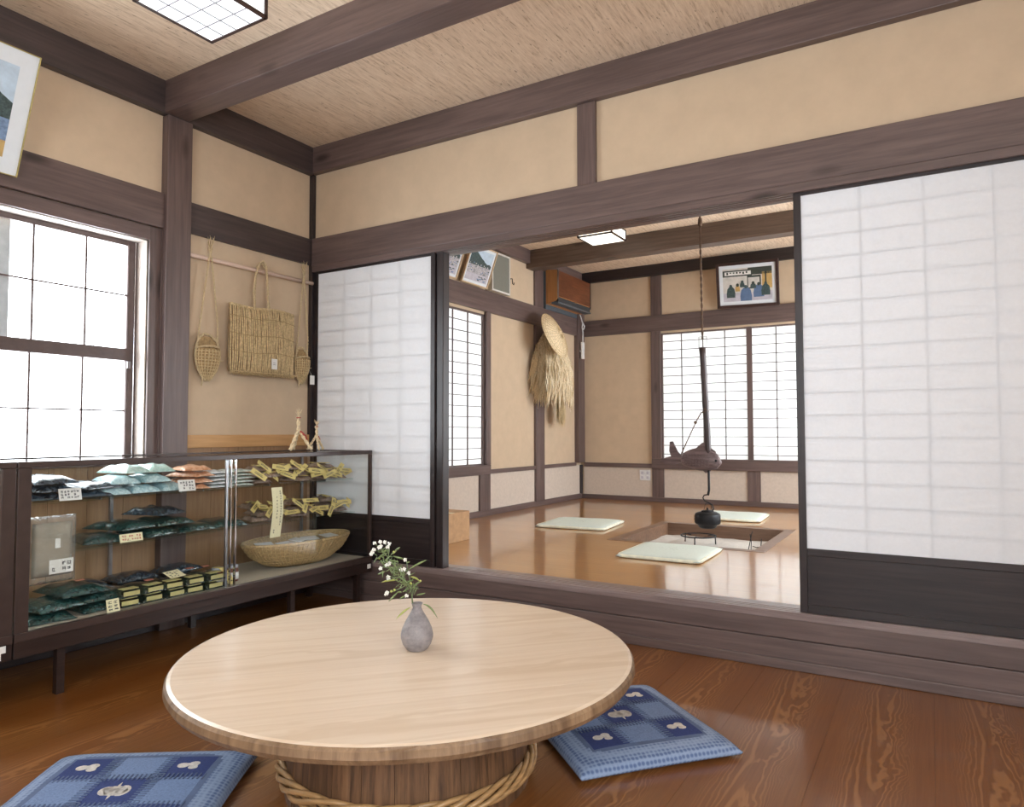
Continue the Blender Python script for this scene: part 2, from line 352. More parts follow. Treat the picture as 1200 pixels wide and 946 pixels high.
# left wall (x=0 face), window opening y -2.72..-1.08, z .86..1.93
WY0, WY1, WZ0, WZ1 = -2.76, -1.08, .86, 1.945
m = MB()
m.box(-.12, 0, WY1, .06, 0, CH); m.box(-.12, 0, YR, WY0, 0, CH); m.box(-.12, 0, WY0, WY1, WZ1, CH); m.box(-.12, 0, WY0, WY1, 0, WZ0)
struct(m.build('wall_left', 'plaster_tan'), 'tan plaster left wall of the near room', 'wall')
m = MB(); m.box(0, 3.86, .0, .06, 2.1, CH); m.box(3.86, XR, .0, .06, 0, CH)
struct(m.build('wall_back', 'plaster_tan'), 'tan plaster band above the sliding doors', 'wall')
RX0, RX1, RZ0, RZ1 = 2.0, 4.3, 1.0, 2.1
m = MB(); m.box(0, RX0, YR-.1, YR, 0, CH); m.box(RX1, XR, YR-.1, YR, 0, CH); m.box(RX0, RX1, YR-.1, YR, 0, RZ0); m.box(RX0, RX1, YR-.1, YR, RZ1, CH)
struct(m.build('wall_rear', 'plaster_tan'), 'tan plaster wall behind the camera', 'wall')
m = MB(); m.box(XR, XR+.1, YR, -3.8, 0, CH); m.box(XR, XR+.1, -2.0, .06, 0, CH); m.box(XR, XR+.1, -3.8, -2.0, 0, .85); m.box(XR, XR+.1, -3.8, -2.0, 2.0, CH)
struct(m.build('wall_right', 'plaster_tan'), 'tan plaster right wall of the near room', 'wall')
# far room walls
XL, YB = -.1, 4.15
FZ0, FZ1 = .685, 2.04
m = MB(); m.box(XL-.1, XL, .06, .30, .1, CH+.02); m.box(XL-.1, XL, 2.15, YB+.1, .1, CH+.02); m.box(XL-.1, XL, .30, 2.15, .1, FZ0); m.box(XL-.1, XL, .30, 2.15, FZ1, CH+.02)
struct(m.build('wall_far_left', 'plaster_tan'), 'tan plaster left wall of the far room', 'wall')
m = MB(); m.box(XL, .85, YB, YB+.1, .1, CH+.02); m.box(2.70, 3.9, YB, YB+.1, .1, CH+.02); m.box(.85, 2.70, YB, YB+.1, .1, FZ0); m.box(.85, 2.70, YB, YB+.1, FZ1, CH+.02)
struct(m.build('wall_far_back', 'plaster_tan'), 'tan plaster back wall of the far room', 'wall')
m = MB(); m.box(3.9, 4.0, .06, 1.3, .1, CH+.02); m.box(3.9, 4.0, 3.9, YB, .1, CH+.02); m.box(3.9, 4.0, 1.3, 3.9, .1, .7); m.box(3.9, 4.0, 1.3, 3.9, 2.04, CH+.02)
struct(m.build('wall_far_right', 'plaster_tan'), 'right wall of the far room', 'wall')
# lower pale wall panels of the far room
for k, (a, b) in enumerate([(.06, 2.04), (2.21, 3.05), (3.23, 4.10)]): struct(B(XL, XL+.006, a, b, .29, .61).build('wall_panel', 'plaster_pale'), 'pale plaster panel below the rail of the far left wall, %s' % ['near the doorway', 'in the middle', 'beside the corner'][k], 'wall')
for k, (a, b) in enumerate([(-.06, .748), (.88, 1.741), (1.868, 2.72), (2.85, 3.9)]): struct(B(a, b, YB-.006, YB, .285, .592).build('wall_panel', 'plaster_pale'), 'pale plaster panel below the far back %s' % ['wall rail with the outlet', 'window, left half', 'window, right half', 'wall at right'][k], 'wall')
# ---- near room timbers
trim('dark top beam along the back wall under the ceiling', .03, XR, -.045, 0, 2.607, CH)
trim('broad dark lintel beam over the sliding doors', .03, XR, -.035, -.001, 2.02, 2.195)
trim('short dark post between lintel and top beam', 1.862, 1.962, -.022, 0, 2.195, 2.607)
trim('thin dark corner post of the near room', 0, .03, -.03, 0, .9, 2.607, 'black_timber')
trim('dark top beam along the left wall under the ceiling', 0, .045, YR, -.03, 2.60, CH, 'shaded_timber')
trim('dark wall beam over the hanging straw goods', 0, .022, -.88, -.03, 2.03, 2.195, 'shaded_timber')
trim('dark lintel beam over the grid window', 0, .03, YR, -1.018, 2.015, 2.195)
trim('dark wall post between the window and the straw goods', -.01, .05, -1.018, -.88, 0, 2.600)
trim('heavy dark ceiling beam crossing the near room', .0, XR, -1.035, -.90, 2.605, CH)
trim('dark ceiling beam behind the camera', .0, XR, -3.35, -3.21, 2.605, CH)
# head rail with grooves
m = MB()
for (a, b) in ((-.03, -.012), (-.004, .014), (.022, .04), (.048, .06)): m.box(.03, 3.9, a, b, 1.985, 2.035)
m.box(.031, 3.899, -.0285, .0585, 2.001, 2.0345)
struct(m.build('trim_%d' % (TN[0]+1), 'dark_timber_x', bevel=.0015), 'grooved head track of the sliding doors', 'beam'); TN[0] += 1
# step / sill boards
trim('upper board of the raised sill step', 0, XR, -.02, .03, .123, .222, 'dark_timber')
trim('lower board of the raised sill step', 0, XR, -.018, .03, .03, .120, 'dark_timber')
trim('narrow base moulding at the foot of the sill step', 0, XR, -.034, -.018, 0, .042, 'dark_timber')
m = MB(); m.box(0, XR, -.024, .12, .205, .226)
for a, b in ((-.024, -.008), (.0, .016), (.024, .04), (.048, .12)): m.box(0, XR, a, b, .226, .236)
TN[0] += 1; struct(m.build('trim_%d' % TN[0], 'sill_timber', bevel=.0012), 'grooved sill track of the sliding doors', 'beam')
# wainscot on the left wall
wn = sempty('wall_left.001', 'orange wood wainscot boards low on the left wall', 'wall')
y = -.88; lst = []
segs = [(-.88, -.03), (YR, -1.02)]
for a, b in segs:
    n = max(1, round((b-a)/.17)); w = (b-a)/n
    for k in range(n): lst.append((a+k*w, w))
pm = {}
for a, w in lst:
    key = round(w, 4)
    if key not in pm: pm[key] = B(0, .008, .001, w-.001, 0, .90-(.04 if a < -1 else 0)).build('board', 'wainscot_wood', wn, loc=(0, a, 0)); continue
    o = pm[key].copy(); C.objects.link(o); o.location = (0, a, 0)
struct(B(0, .02, YR, -1.02, 0, .24).build('baseboard_left', 'black_timber_y', bevel=.003), 'black board added to darken the foot of the left wall', 'baseboard')  # black board put in so the strip under the case stays dark
struct(B(0, .02, -.88, -.03, 0, .24).build('baseboard_left.001', 'black_timber_y', bevel=.003), 'black board added to darken the wall foot beside the sill step', 'baseboard')  # same added black board, darkening below the right part of the case
struct(B(0, .022, -.88, -.03, .90, .968).build('trim_%d' % (TN[0]+1), 'ledge_wood', bevel=.003), 'orange wood ledge capping the wainscot', 'beam'); TN[0] += 1
# ---- far room timbers
trim('dark top beam along the far back wall', XL, 3.9, YB-.05, YB, 2.67, CH+.02, 'black_timber')
trim('dark lintel beam across the far back wall', -.05, 3.9, YB-.03, YB, 2.063, 2.238)
trim('short dark post above the far lintel', .748, .87, YB-.02, YB, 2.238, 2.67)
trim('dark post at left of the far back window', .75, .856, YB-.035, YB, .64, 2.063)
trim('dark sill rail under the far back window', .75, 3.9, YB-.037, YB, .588, .70)
trim('thin dark rail left of the far back window', -.05, .75, YB-.025, YB, .595, .64)
trim('lower dark post left under the far window', .748, .88, YB-.02, YB, .285, .59)
trim('lower dark post in the middle under the far window', 1.741, 1.868, YB-.02, YB, .285, .59)
trim('lower dark post right under the far window', 2.72, 2.85, YB-.02, YB, .285, .59)
trim('dark baseboard of the far back wall', XL, 3.9, YB-.02, YB, F, .285)
trim('dark post at right of the far back window', 2.70, 2.80, YB-.035, YB, .70, 2.063)
trim('dark corner post of the far room', XL, -.045, 3.985, YB, .64, 2.67)
trim('thin lower corner post of the far room', XL, -.075, 4.11, YB, .285, .61, 'black_timber')
trim('dark top beam along the far left wall', XL, XL+.05, .06, YB-.05, 2.655, CH+.02)
trim('dark wall beam along the far left wall', XL, XL+.035, .06, 3.985, 2.065, 2.255)
trim('short dark post above the far left beam', XL, XL+.02, 3.05, 3.23, 2.255, 2.655)
trim('dark wall post behind the straw cape', XL, XL+.03, 3.05, 3.23, .285, 2.065)
trim('thin dark rail of the far left wall', XL, XL+.025, 2.21, 3.985, .607, .645)
trim('dark sill rail under the far left window', XL, XL+.03, .06, 2.21, .605, .69)
trim('lower dark post under the far left window', XL, XL+.025, 2.04, 2.21, .285, .605)
trim('dark post at right of the far left window', XL, XL+.03, 2.14, 2.21, .69, 2.065)
trim('dark baseboard of the far left wall', XL, XL+.02, .1, YB, F, .29)
trim('dark ceiling beam crossing the far room', XL, 3.9, 2.90, 3.04, 2.61, CH+.02, 'brown_timber')
trim('dark back face of the door lintel in the far room', XL, 3.9, .06, .10, 1.985, CH+.02)
# ---- window_1 : near left, clear glass grid
w1 = sempty('window_1', 'bright clear glass grid window with dark sashes in the left wall', 'window')
def wb(nm, x0, x1, y0, y1, z0, z1, mat='aluminium_brown', bevel=.0015): return B(x0, x1, y0, y1, z0, z1).build(nm, mat, w1, bevel=bevel)
wb('casing', -.01, .012, WY1, -1.019, WZ0-.02, 2.012, 'dark_timber_z'); wb('casing', -.01, .012, WY0, WY1, WZ1, 2.012, 'dark_timber_y'); wb('casing', -.01, .012, WY0-.07, WY0, WZ0, 2.012, 'dark_timber_z')
wb('casing_edge', .012, .022, -1.024, -1.019, WZ0, 2.014, 'dark_timber_z'); wb('sill', -.1, .035, WY0-.06, -1.019, WZ0-.035, WZ0, 'dark_timber_y')
wb('reveal', -.09, -.01, WY1-.004, WY1, WZ0, WZ1, 'lit_reveal', 0); wb('reveal', -.09, -.01, WY0, WY1, WZ1-.004, WZ1, 'lit_reveal', 0)
wb('track', -.10, -.085, WY1-.05, WY1-.004, WZ0, WZ1-.004); wb('track', -.085, -.079, WY1-.020, WY1-.016, WZ0, WZ1-.004, 'chrome'); wb('track', -.10, -.085, WY0, WY0+.04, WZ0, WZ1-.004)
wb('track', -.10, -.085, WY0, WY1-.05, WZ1-.03, WZ1-.004)
cols = [-1.13, -1.333, -1.562, -1.785, -2.01, -2.235, -2.46, -2.72]
zu = [1.915, 1.665, 1.40]; zl = [1.338, 1.09, .87]
for a in cols[1:-1]:
    wb('muntin', -.096, -.086, a-.0045, a+.0045, 1.398, 1.915); wb('muntin', -.108, -.098, a-.0045, a+.0045, .86, 1.34)
wb('muntin', -.096, -.086, cols[-1], cols[0], 1.661, 1.669); wb('muntin', -.108, -.098, cols[-1], cols[0], 1.086, 1.094)
wb('meeting_rail', -.11, -.078, cols[-1], WY1-.02, 1.338, 1.398); wb('stile', -.108, -.088, cols[0]-.002, cols[0]+.024, .86, 1.915)
wb('catch', -.078, -.07, -1.135, -1.118, 1.30, 1.335, 'steel')
for zs, xx in ((zu, -.091), (zl, -.103)):
    for z1, z0 in zip(zs, zs[1:]):
        for b, a in zip(cols, cols[1:]): B(xx-.001, xx+.001, a+.004, b-.004, z0+.003, z1-.003).build('pane', 'window_glass', w1)
tag(B(-.19, -.14, -1.70, -1.632, 1.36, 1.99).build('outdoor_post', 'grey_post', bevel=.003), 'narrow grey strip outside the upper left of the grid window', 'post')
# ---- shoji doors
def shoji_door(name, label, x0, x1, yf, z0=F+.001, z1=1.995, pz=.50, stl=.03, str_=.03, nv=3, lat=True, pitch_z=.0927):
    """paper faces the near room, lattice behind it"""
    d = sempty(name, label, 'sliding door')
    def b(nm, *a, mat='black_timber_z', bev=.002): return B(*a).build(nm, mat, d, bevel=bev)
    t = .028
    b('stile', x0, x0+stl, yf, yf+t, z0, z1); b('stile', x1-str_, x1, yf, yf+t, z0, z1)
    b('rail', x0+stl, x1-str_, yf, yf+t, z1-.022, z1, mat='black_timber_x'); b('rail', x0+stl, x1-str_, yf, yf+t, pz-.03, pz, mat='black_timber_x'); b('rail', x0+stl, x1-str_, yf, yf+t, z0, z0+.035, mat='black_timber_x')
    b('bottom_panel', x0+stl, x1-str_, yf+.008, yf+.018, z0+.03, pz-.028, mat='black_timber_x', bev=0)
    pa = MB(); pa.box(x0+stl, x1-str_, yf+.006, yf+.0064, pz, z1-.022); pa.build('paper', 'shoji_paper', d)
    if lat:
        z = z1-.022-.09
        first = None
        while z > pz+.03:
            if first is None: first = B(x0+stl, x1-str_, yf+.0068, yf+.018, -.0033, .0033).build('lattice_bar', 'pale_wood', d, loc=(0, 0, z))
            else: o = first.copy(); C.objects.link(o); o.location = (0, 0, z)
            z -= pitch_z
        for k in range(1, nv+1):
            xx = x0+stl+(x1-str_-x0-stl)*k/(nv+1); B(xx-.0035, xx+.0035, yf+.0068, yf+.018, pz, z1-.022).build('lattice_bar', 'pale_wood', d)
    return d
wood('pale_wood', (.10, .07, .06), (.14, .10, .085), 0, .6, blot=.1)
shoji_door('door_1', 'left white paper sliding door with dark lower panel, front leaf', .03, .975, -.008)
trim('narrow black jamb post at the left side of the doorway', .985, 1.03, -.004, .055, .235, 1.99, 'black_timber')
shoji_door('door_2', 'right white paper sliding door with dark lower panel', 2.862, 3.815, -.008)
trim('dark post at the right end of the sliding doors', 3.815, 3.95, -.03, .03, .235, 2.035)
# ---- shoji windows of the far room
def shoji_win(w, horiz, a0, a1, plane, z0, z1, sashes, mat='dark_timber_z'):
    """horiz 'x' : window in plane y ; 'y' : window in plane x. lattice faces the room"""
    s = 1 if horiz == 'y' else -1       # direction into the room
    def bx(nm, u0, u1, d0, d1, c0, c1, m, bev=0):
        d0, d1 = sorted((plane+s*d0, plane+s*d1))
        if horiz == 'x': return B(u0, u1, d0, d1, c0, c1).build(nm, m, w, bevel=bev)
        return B(d0, d1, u0, u1, c0, c1).build(nm, m, w, bevel=bev)
    for (u0, u1, verts) in sashes:
        bx('stile', u0, u0+.02, -.03, .0, z0, z1, mat, .001); bx('stile', u1-.028, u1, -.03, .0, z0, z1, mat, .001)
        bx('rail', u0, u1, -.03, 0, z0, z0+.016, mat); bx('rail', u0, u1, -.03, 0, z1-.016, z1, mat)
        bx('paper', u0, u1, -.022, -.0215, z0, z1, 'window_paper')
        for v in verts: bx('lattice_bar', v-.0042, v+.0042, -.021, -.010, z0, z1, 'aluminium_brown')
        z = z1-.092
        while z > z0+.03: bx('lattice_bar', u0, u1, -.021, -.011, z-.0034, z+.0034, 'aluminium_brown'); z -= .0925
    bx('glass_pane', a0, a1, -.085, -.082, z0, z1, 'window_glass')
w2 = sempty('window_2', 'bright paper lattice window on the far room left wall', 'window')
shoji_win(w2, 'y', .30, 2.15, XL, FZ0, FZ1, [(.30, 1.22, [.53, .76, .99]), (1.22, 2.15, [1.45, 1.677, 1.90])])
w3 = sempty('window_3', 'bright paper lattice window on the far room back wall', 'window')
shoji_win(w3, 'x', .85, 2.70, YB, FZ0, FZ1, [(.85, 1.775, [1.075, 1.302, 1.528]), (1.775, 2.70, [2.03, 2.256, 2.48])])
B(1.748, 1.803, YB-.012, YB+.0, FZ0, FZ1).build('mullion', 'dark_timber_z', w3, bevel=.002)
w4 = sempty('window_4', 'unseen window added for daylight in the wall behind the camera', 'window')  # added out of view to let daylight into the near room
for k in range(5): B(RX0+(RX1-RX0)*k/4-.02, RX0+(RX1-RX0)*k/4+.02, YR-.07, YR-.03, RZ0, RZ1).build('stile', 'aluminium_brown', w4)
for z in (RZ0, RZ1-.03): B(RX0, RX1, YR-.07, YR-.03, z, z+.03).build('rail', 'aluminium_brown', w4)
for k in range(4): B(RX0+(RX1-RX0)*k/4+.02, RX0+(RX1-RX0)*(k+1)/4-.02, YR-.052, YR-.049, RZ0+.03, RZ1-.03).build('pane', 'window_glass', w4)
w5 = sempty('window_5', 'window added for daylight in the right wall outside the view', 'window')  # added out of view, supplies daylight from the right
for k in range(3): B(XR+.03, XR+.07, -3.8+.9*k-.02, -3.8+.9*k+.02, .85, 2.0).build('stile', 'aluminium_brown', w5)
for z in (.85, 1.97): B(XR+.03, XR+.07, -3.8, -2.0, z, z+.03).build('rail', 'aluminium_brown', w5)
for k in range(2): B(XR+.049, XR+.052, -3.78+.9*k, -2.92+.9*k, .88, 1.97).build('pane', 'window_glass', w5)
w6 = sempty('window_6', 'window added to brighten the far room, in its unseen right wall', 'window')  # unseen opening added to make the far room brighter
for k in range(4): B(3.93, 3.97, 1.3+k*.853, 1.34+k*.853, .7, 2.04).build('stile', 'aluminium_brown', w6)
for z in (.7, 2.01): B(3.93, 3.97, 1.3, 3.9, z, z+.03).build('rail', 'aluminium_brown', w6)
for k in range(3): B(3.949, 3.951, 1.34+k*.853, 1.3+(k+1)*.853, .73, 2.01).build('pane', 'window_glass', w6)
struct(B(-.1, XR+.1, YR-.1, .1, -.12, -.03).build('floor.003', 'black_timber_x'), 'dark ground under the near floor', 'floor')
#@@OBJECTS
# ================================================================== OBJECTS
# ---- round table
TB = (2.028, -1.51, 0); TR = .646
t = thing('round_table', 'low round table of pale worn planks on a staved barrel base', 'table', TB, math.radians(47))
prof = [(.307, .024), (.312, .008), (.325, .0), (.340, .002), (.3475, .008), (.350, .017)]   # z, inset
def board(v0, v1, n=22):
    mb = MB(); lv = []
    for z, ins in prof:
        r = TR-ins; L = []; Rr = []
        for i in range(n+1):
            v = v0+(v1-v0)*i/n; u = math.sqrt(max(r*r-v*v, .0004))
            if abs(v) > r: v = math.copysign(r-.0001, v); u = .015
            L.append((-u, v, z)); Rr.append((u, v, z))
        lv.append(Rr+L[::-1])
    N = len(lv[0]); vs = [p for l in lv for p in l]; fs = []; mi = []
    b = len(mb.v); mb.v += vs
    for i in range(len(lv)-1):
        for k in range(N): mb.f.append((i*N+k, i*N+(k+1) % N, (i+1)*N+(k+1) % N, (i+1)*N+k)); mb.m.append(1 if i < 4 else 0)
    mb.f.append(tuple(range(N))[::-1]); mb.m.append(1); mb.f.append(tuple((len(lv)-1)*N+k for k in range(N))); mb.m.append(0)
    return mb
edges = [-.647, -.40, -.13, .12, .37, .647]
for a, b in zip(edges, edges[1:]):
    mb = board(a+.0004, b-.0004); c = (a+b)/2
    mb.v = [(x, y-c, z) for x, y, z in mb.v]
    mb.build('plank', ['table_wood', 'table_rim_wood'], t, loc=(0, c, 0))
NS = 26; RB = .333
def stave(seed):
    rnd = random.Random(seed); h = .306; a = PI/NS*.985; mb = MB(); vs = []
    for z, r in ((0, RB+.012), (.1, RB+.008), (h, RB-.004)):
        r2 = r+rnd.uniform(-.0012, .0012)
        vs += [((r2-.02)*math.cos(-a), (r2-.02)*math.sin(-a), z), (r2*math.cos(-a), r2*math.sin(-a), z), (r2*1.003, 0, z), (r2*math.cos(a), r2*math.sin(a), z), ((r2-.02)*math.cos(a), (r2-.02)*math.sin(a), z)]
    fs = []
    for i in range(2):
        for k in range(5): fs.append((i*5+k, i*5+(k+1) % 5, (i+1)*5+(k+1) % 5, (i+1)*5+k))
    fs += [(4, 3, 2, 1, 0), (10, 11, 12, 13, 14)]
    return mb.add(vs, fs)
st = [stave(i) for i in range(4)]; sts = {}
for k in range(NS):
    q = k % 4
    if q not in sts: o = st[q].build('stave', 'stave_wood', t); sts[q] = o
    else: o = sts[q].copy(); C.objects.link(o)
    o.rotation_euler = (0, 0, 2*PI*k/NS)
mb = MB(); mb.lathe([(RB-.03, .29), (.60, .296), (.60, .3068), (0, .3068)], 40); mb.build('underside_batten', 'table_rim_wood', t)
mb = MB()
for s_ in range(5):
    pts = []
    for i in range(121):
        an = 2*PI*i/120; tw = an*6+s_*2*PI/5; pts.append(((RB+.020+.011*math.cos(tw))*math.cos(an), (RB+.020+.011*math.cos(tw))*math.sin(an), .062+.018*math.sin(tw)))
    mb.tube(pts, .0075, 6)
mb.build('twisted_hoop', 'bamboo_hoop', t, True)
# ---- vase and flowers
t = thing('vase', 'small grey stoneware bottle vase standing on the round table', 'vase', (2.05, -1.505, .35))
mb = MB(); mb.lathe([(0, .003), (.026, 0), (.030, .003), (.041, .018), (.0465, .036), (.0468, .046), (.043, .062), (.035, .080), (.026, .096), (.0175, .110), (.0128, .120), (.0125, .127), (.0165, .1335), (.0155, .1345), (.010, .128), (.009, .11), (.0, .10)], 40); mb.build('body', 'grey_stoneware', t, True)
t = thing('flower_sprig', 'leafy green sprig with small white blossoms standing in the grey vase', 'flowers', (2.05, -1.505, .478), .5395)
t.rotation_euler = (0, 0, .5395)
t.rotation_euler = (0, 0, 0.5395)
KX = 1/412
def fp(px, py, d=0): return ((420+px/9.46-489)*KX, d, (705-(620+py/9.46))*KX)
stems = [[(620, 860), (600, 800), (580, 620), (500, 500), (420, 380), (320, 270), (250, 190), (170, 190)], [(610, 830), (600, 700), (620, 600), (690, 525)], [(590, 640), (560, 500), (530, 380), (520, 290)], [(500, 500), (400, 490), (335, 480)], [(560, 560), (470, 610), (400, 640), (325, 655)], [(420, 380), (330, 390), (245, 380)], [(320, 270), (330, 200), (330, 120), (345, 100)], [(300, 240), (240, 150), (235, 90)], [(300, 250), (210, 140), (175, 105)], [(430, 400), (380, 350), (340, 330)], [(580, 640), (550, 680)], [(320, 220), (300, 140), (290, 90)], [(540, 430), (490, 390)]]
mb = MB()
for i, s_ in enumerate(stems):
    d0 = random.Random(i).uniform(-.03, .03) if i else 0
    mb.tube([fp(px, py, d0*k/len(s_)) for k, (px, py) in enumerate(s_)], [.0016*(1-.5*k/len(s_)) for k in range(len(s_))], 5)
mb.build('stem', 'stem_green', t, True)
def leaf(mb, p0, p1, w, bend=.0, mi=0):
    p0 = Vector(p0); p1 = Vector(p1); d = p1-p0; sd = d.cross(Vector((0, 1, 0))).normalized(); vs = []; fs = []
    n = 7
    for i in range(n+1):
        u = i/n; c = p0+d*u+Vector((0, 0, 1))*bend*4*u*(1-u); ww = w*math.sin(PI*min(1, u*.93+.05))**.8
        vs += [c-sd*ww, c+Vector((0, -.0015, 0)), c+sd*ww, c+Vector((0, .0006, 0))]
    for i in range(n):
        for k in range(4): fs.append((i*4+k, i*4+(k+1) % 4, (i+1)*4+(k+1) % 4, (i+1)*4+k))
    fs += [(3, 2, 1, 0), tuple(n*4+k for k in range(4))]
    mb.add(vs, fs, mi)
lv = [((370, 260), (500, 300), 0), ((560, 400), (750, 312), .002), ((425, 530), (225, 572), .002), ((290, 420), (200, 465), 0), ((440, 650), (345, 742), 0), ((570, 490), (680, 555), .004), ((640, 700), (735, 690), .0), ((400, 190), (470, 140), 0), ((600, 610), (690, 560), .004), ((480, 660), (430, 650), 0), ((520, 700), (450, 735), 0), ((330, 300), (440, 320), 0), ((360, 400), (450, 420), 0), ((300, 380), (220, 300), 0), ((250, 200), (330, 190), 0), ((270, 230), (210, 270), 0), ((460, 500), (540, 560), .002), ((520, 560), (600, 545), .002), ((420, 460), (350, 430), 0), ((530, 330), (560, 330), 0), ((350, 240), (410, 200), 0), ((300, 320), (240, 330), 0), ((560, 620), (500, 640), 0)]
for i, (a, b, c) in enumerate(lv):
    rn = random.Random(i); mb = MB(); leaf(mb, fp(*a, rn.uniform(-.012, .012)), fp(*b, rn.uniform(-.03, .03)), .0030 if i > 2 else .0032, c)
    mb.build('leaf', 'leaf_yellow' if i in (2, 5) else 'leaf_green', t, True)
for a, b, c, mt in (((580, 830), (425, 945), .004, 'leaf_yellow'), ((720, 795), (895, 935), .010, 'leaf_green')):
    mb = MB(); leaf(mb, fp(*a), fp(*b, -.02), .003, c); mb.build('leaf', mt, t, True)
mb = MB()
rn = random.Random(5)
for _ in range(120):
    k = rn.random(); px = 600-360*k+rn.uniform(-70, 70); py = 640-430*k+rn.uniform(-50, 50); a = fp(px, py, rn.uniform(-.03, .03)); an = rn.uniform(0, 2*PI); L = rn.uniform(.010, .024)
    leaf(mb, a, (a[0]+L*math.cos(an), a[1]+rn.uniform(-.01, .01), a[2]+L*math.sin(an)), .0013)
o = mb.build('foliage', 'leaf_green', t, True); o['kind'] = 'stuff'
def blossom(pos, r=.0075, seed=0):
    rn = random.Random(seed); mb = MB(); p = Vector(pos)
    for k in range(5):
        an = 2*PI*k/5+rn.random(); tip = p+Vector((math.cos(an)*r, -r*.35, math.sin(an)*r)); leaf(mb, p, tip, r*.42)
    mb.lathe([(0, -.0016), (.0016, 0), (0, .0016)], 6, 0, Matrix.Translation(p+Vector((0, -.002, 0))))
    mb.build('blossom', 'petal_white', t, True)
for i, (px, py) in enumerate([(150, 200), (175, 165), (170, 105), (230, 145), (250, 130), (238, 85), (290, 92), (325, 140), (345, 100), (345, 325), (315, 345), (245, 380), (480, 395), (515, 385), (338, 470), (330, 505), (322, 650), (310, 670), (545, 682), (520, 288), (560, 440), (145, 215)]):
    blossom(fp(px, py, -.012+random.Random(i).uniform(-.01, .01)), .0065, i)
for px, py in ((690, 525), (585, 552), (225, 265), (390, 200), (400, 625), (365, 640)): mb = MB(); mb.lathe([(0, -.005), (.0035, -.002), (.004, .001), (0, .004)], 8, 0, Matrix.Translation(Vector(fp(px, py, -.01)))); mb.build('bud', 'leaf_yellow', t, True)
# ---- near floor cushions
def pillow(mb, w, d, h, n=14, e=5.0, mi=0, wr=0, seed=0, mif=None, corner=0.0, edge_t=.15):
    """rounded slab lying on z=0"""
    rn = random.Random(seed); top = []; g = []
    ph = [(rn.uniform(3, 9), rn.uniform(3, 9), rn.uniform(0, 6)) for _ in range(4)]
    for j in range(n+1):
        for i in range(n+1):
            u = -1+2*i/n; v = -1+2*j/n
            uu_ = math.copysign(abs(u)**.8, u); vv_ = math.copysign(abs(v)**.8, v)
            hh = max(0, (1-abs(uu_)**e))**.5*max(0, (1-abs(vv_)**e))**.5
            wz = sum(math.sin(a*uu_+b*vv_+c) for a, b, c in ph)/4*wr*hh
            pin = 1-.02*(1-abs(vv_)**2)*0; x = uu_*w/2*(1-corner*(1-vv_*vv_)); y = vv_*d/2*(1-corner*(1-uu_*uu_)); g.append((x, y, hh, wz))
    N = n+1; b = len(mb.v)
    for x, y, hh, wz in g: mb.v.append((x, y, h*(edge_t+(1-edge_t)*hh)+wz))
    for x, y, hh, wz in g: mb.v.append((x*(.985), y*.985, h*edge_t*.6*(1-hh)))
    for j in range(n):
        for i in range(n):
            q = (j*N+i, j*N+i+1, (j+1)*N+i+1, (j+1)*N+i); f_mi = mif(g[q[0]], g[q[2]]) if mif else mi
            mb.f.append(tuple(b+k for k in q)); mb.m.append(f_mi); mb.f.append(tuple(b+N*N+k for k in q[::-1])); mb.m.append(mi)
    per = [i for i in range(n)]+[n+j*N for j in range(n)]+[n*N+i for i in range(n, 0, -1)]+[j*N for j in range(n, 0, -1)]
    for k in range(len(per)):
        a, c = per[k], per[(k+1) % len(per)]; mb.f.append((b+a, b+c, b+N*N+c, b+N*N+a)); mb.m.append(mi)
    return mb
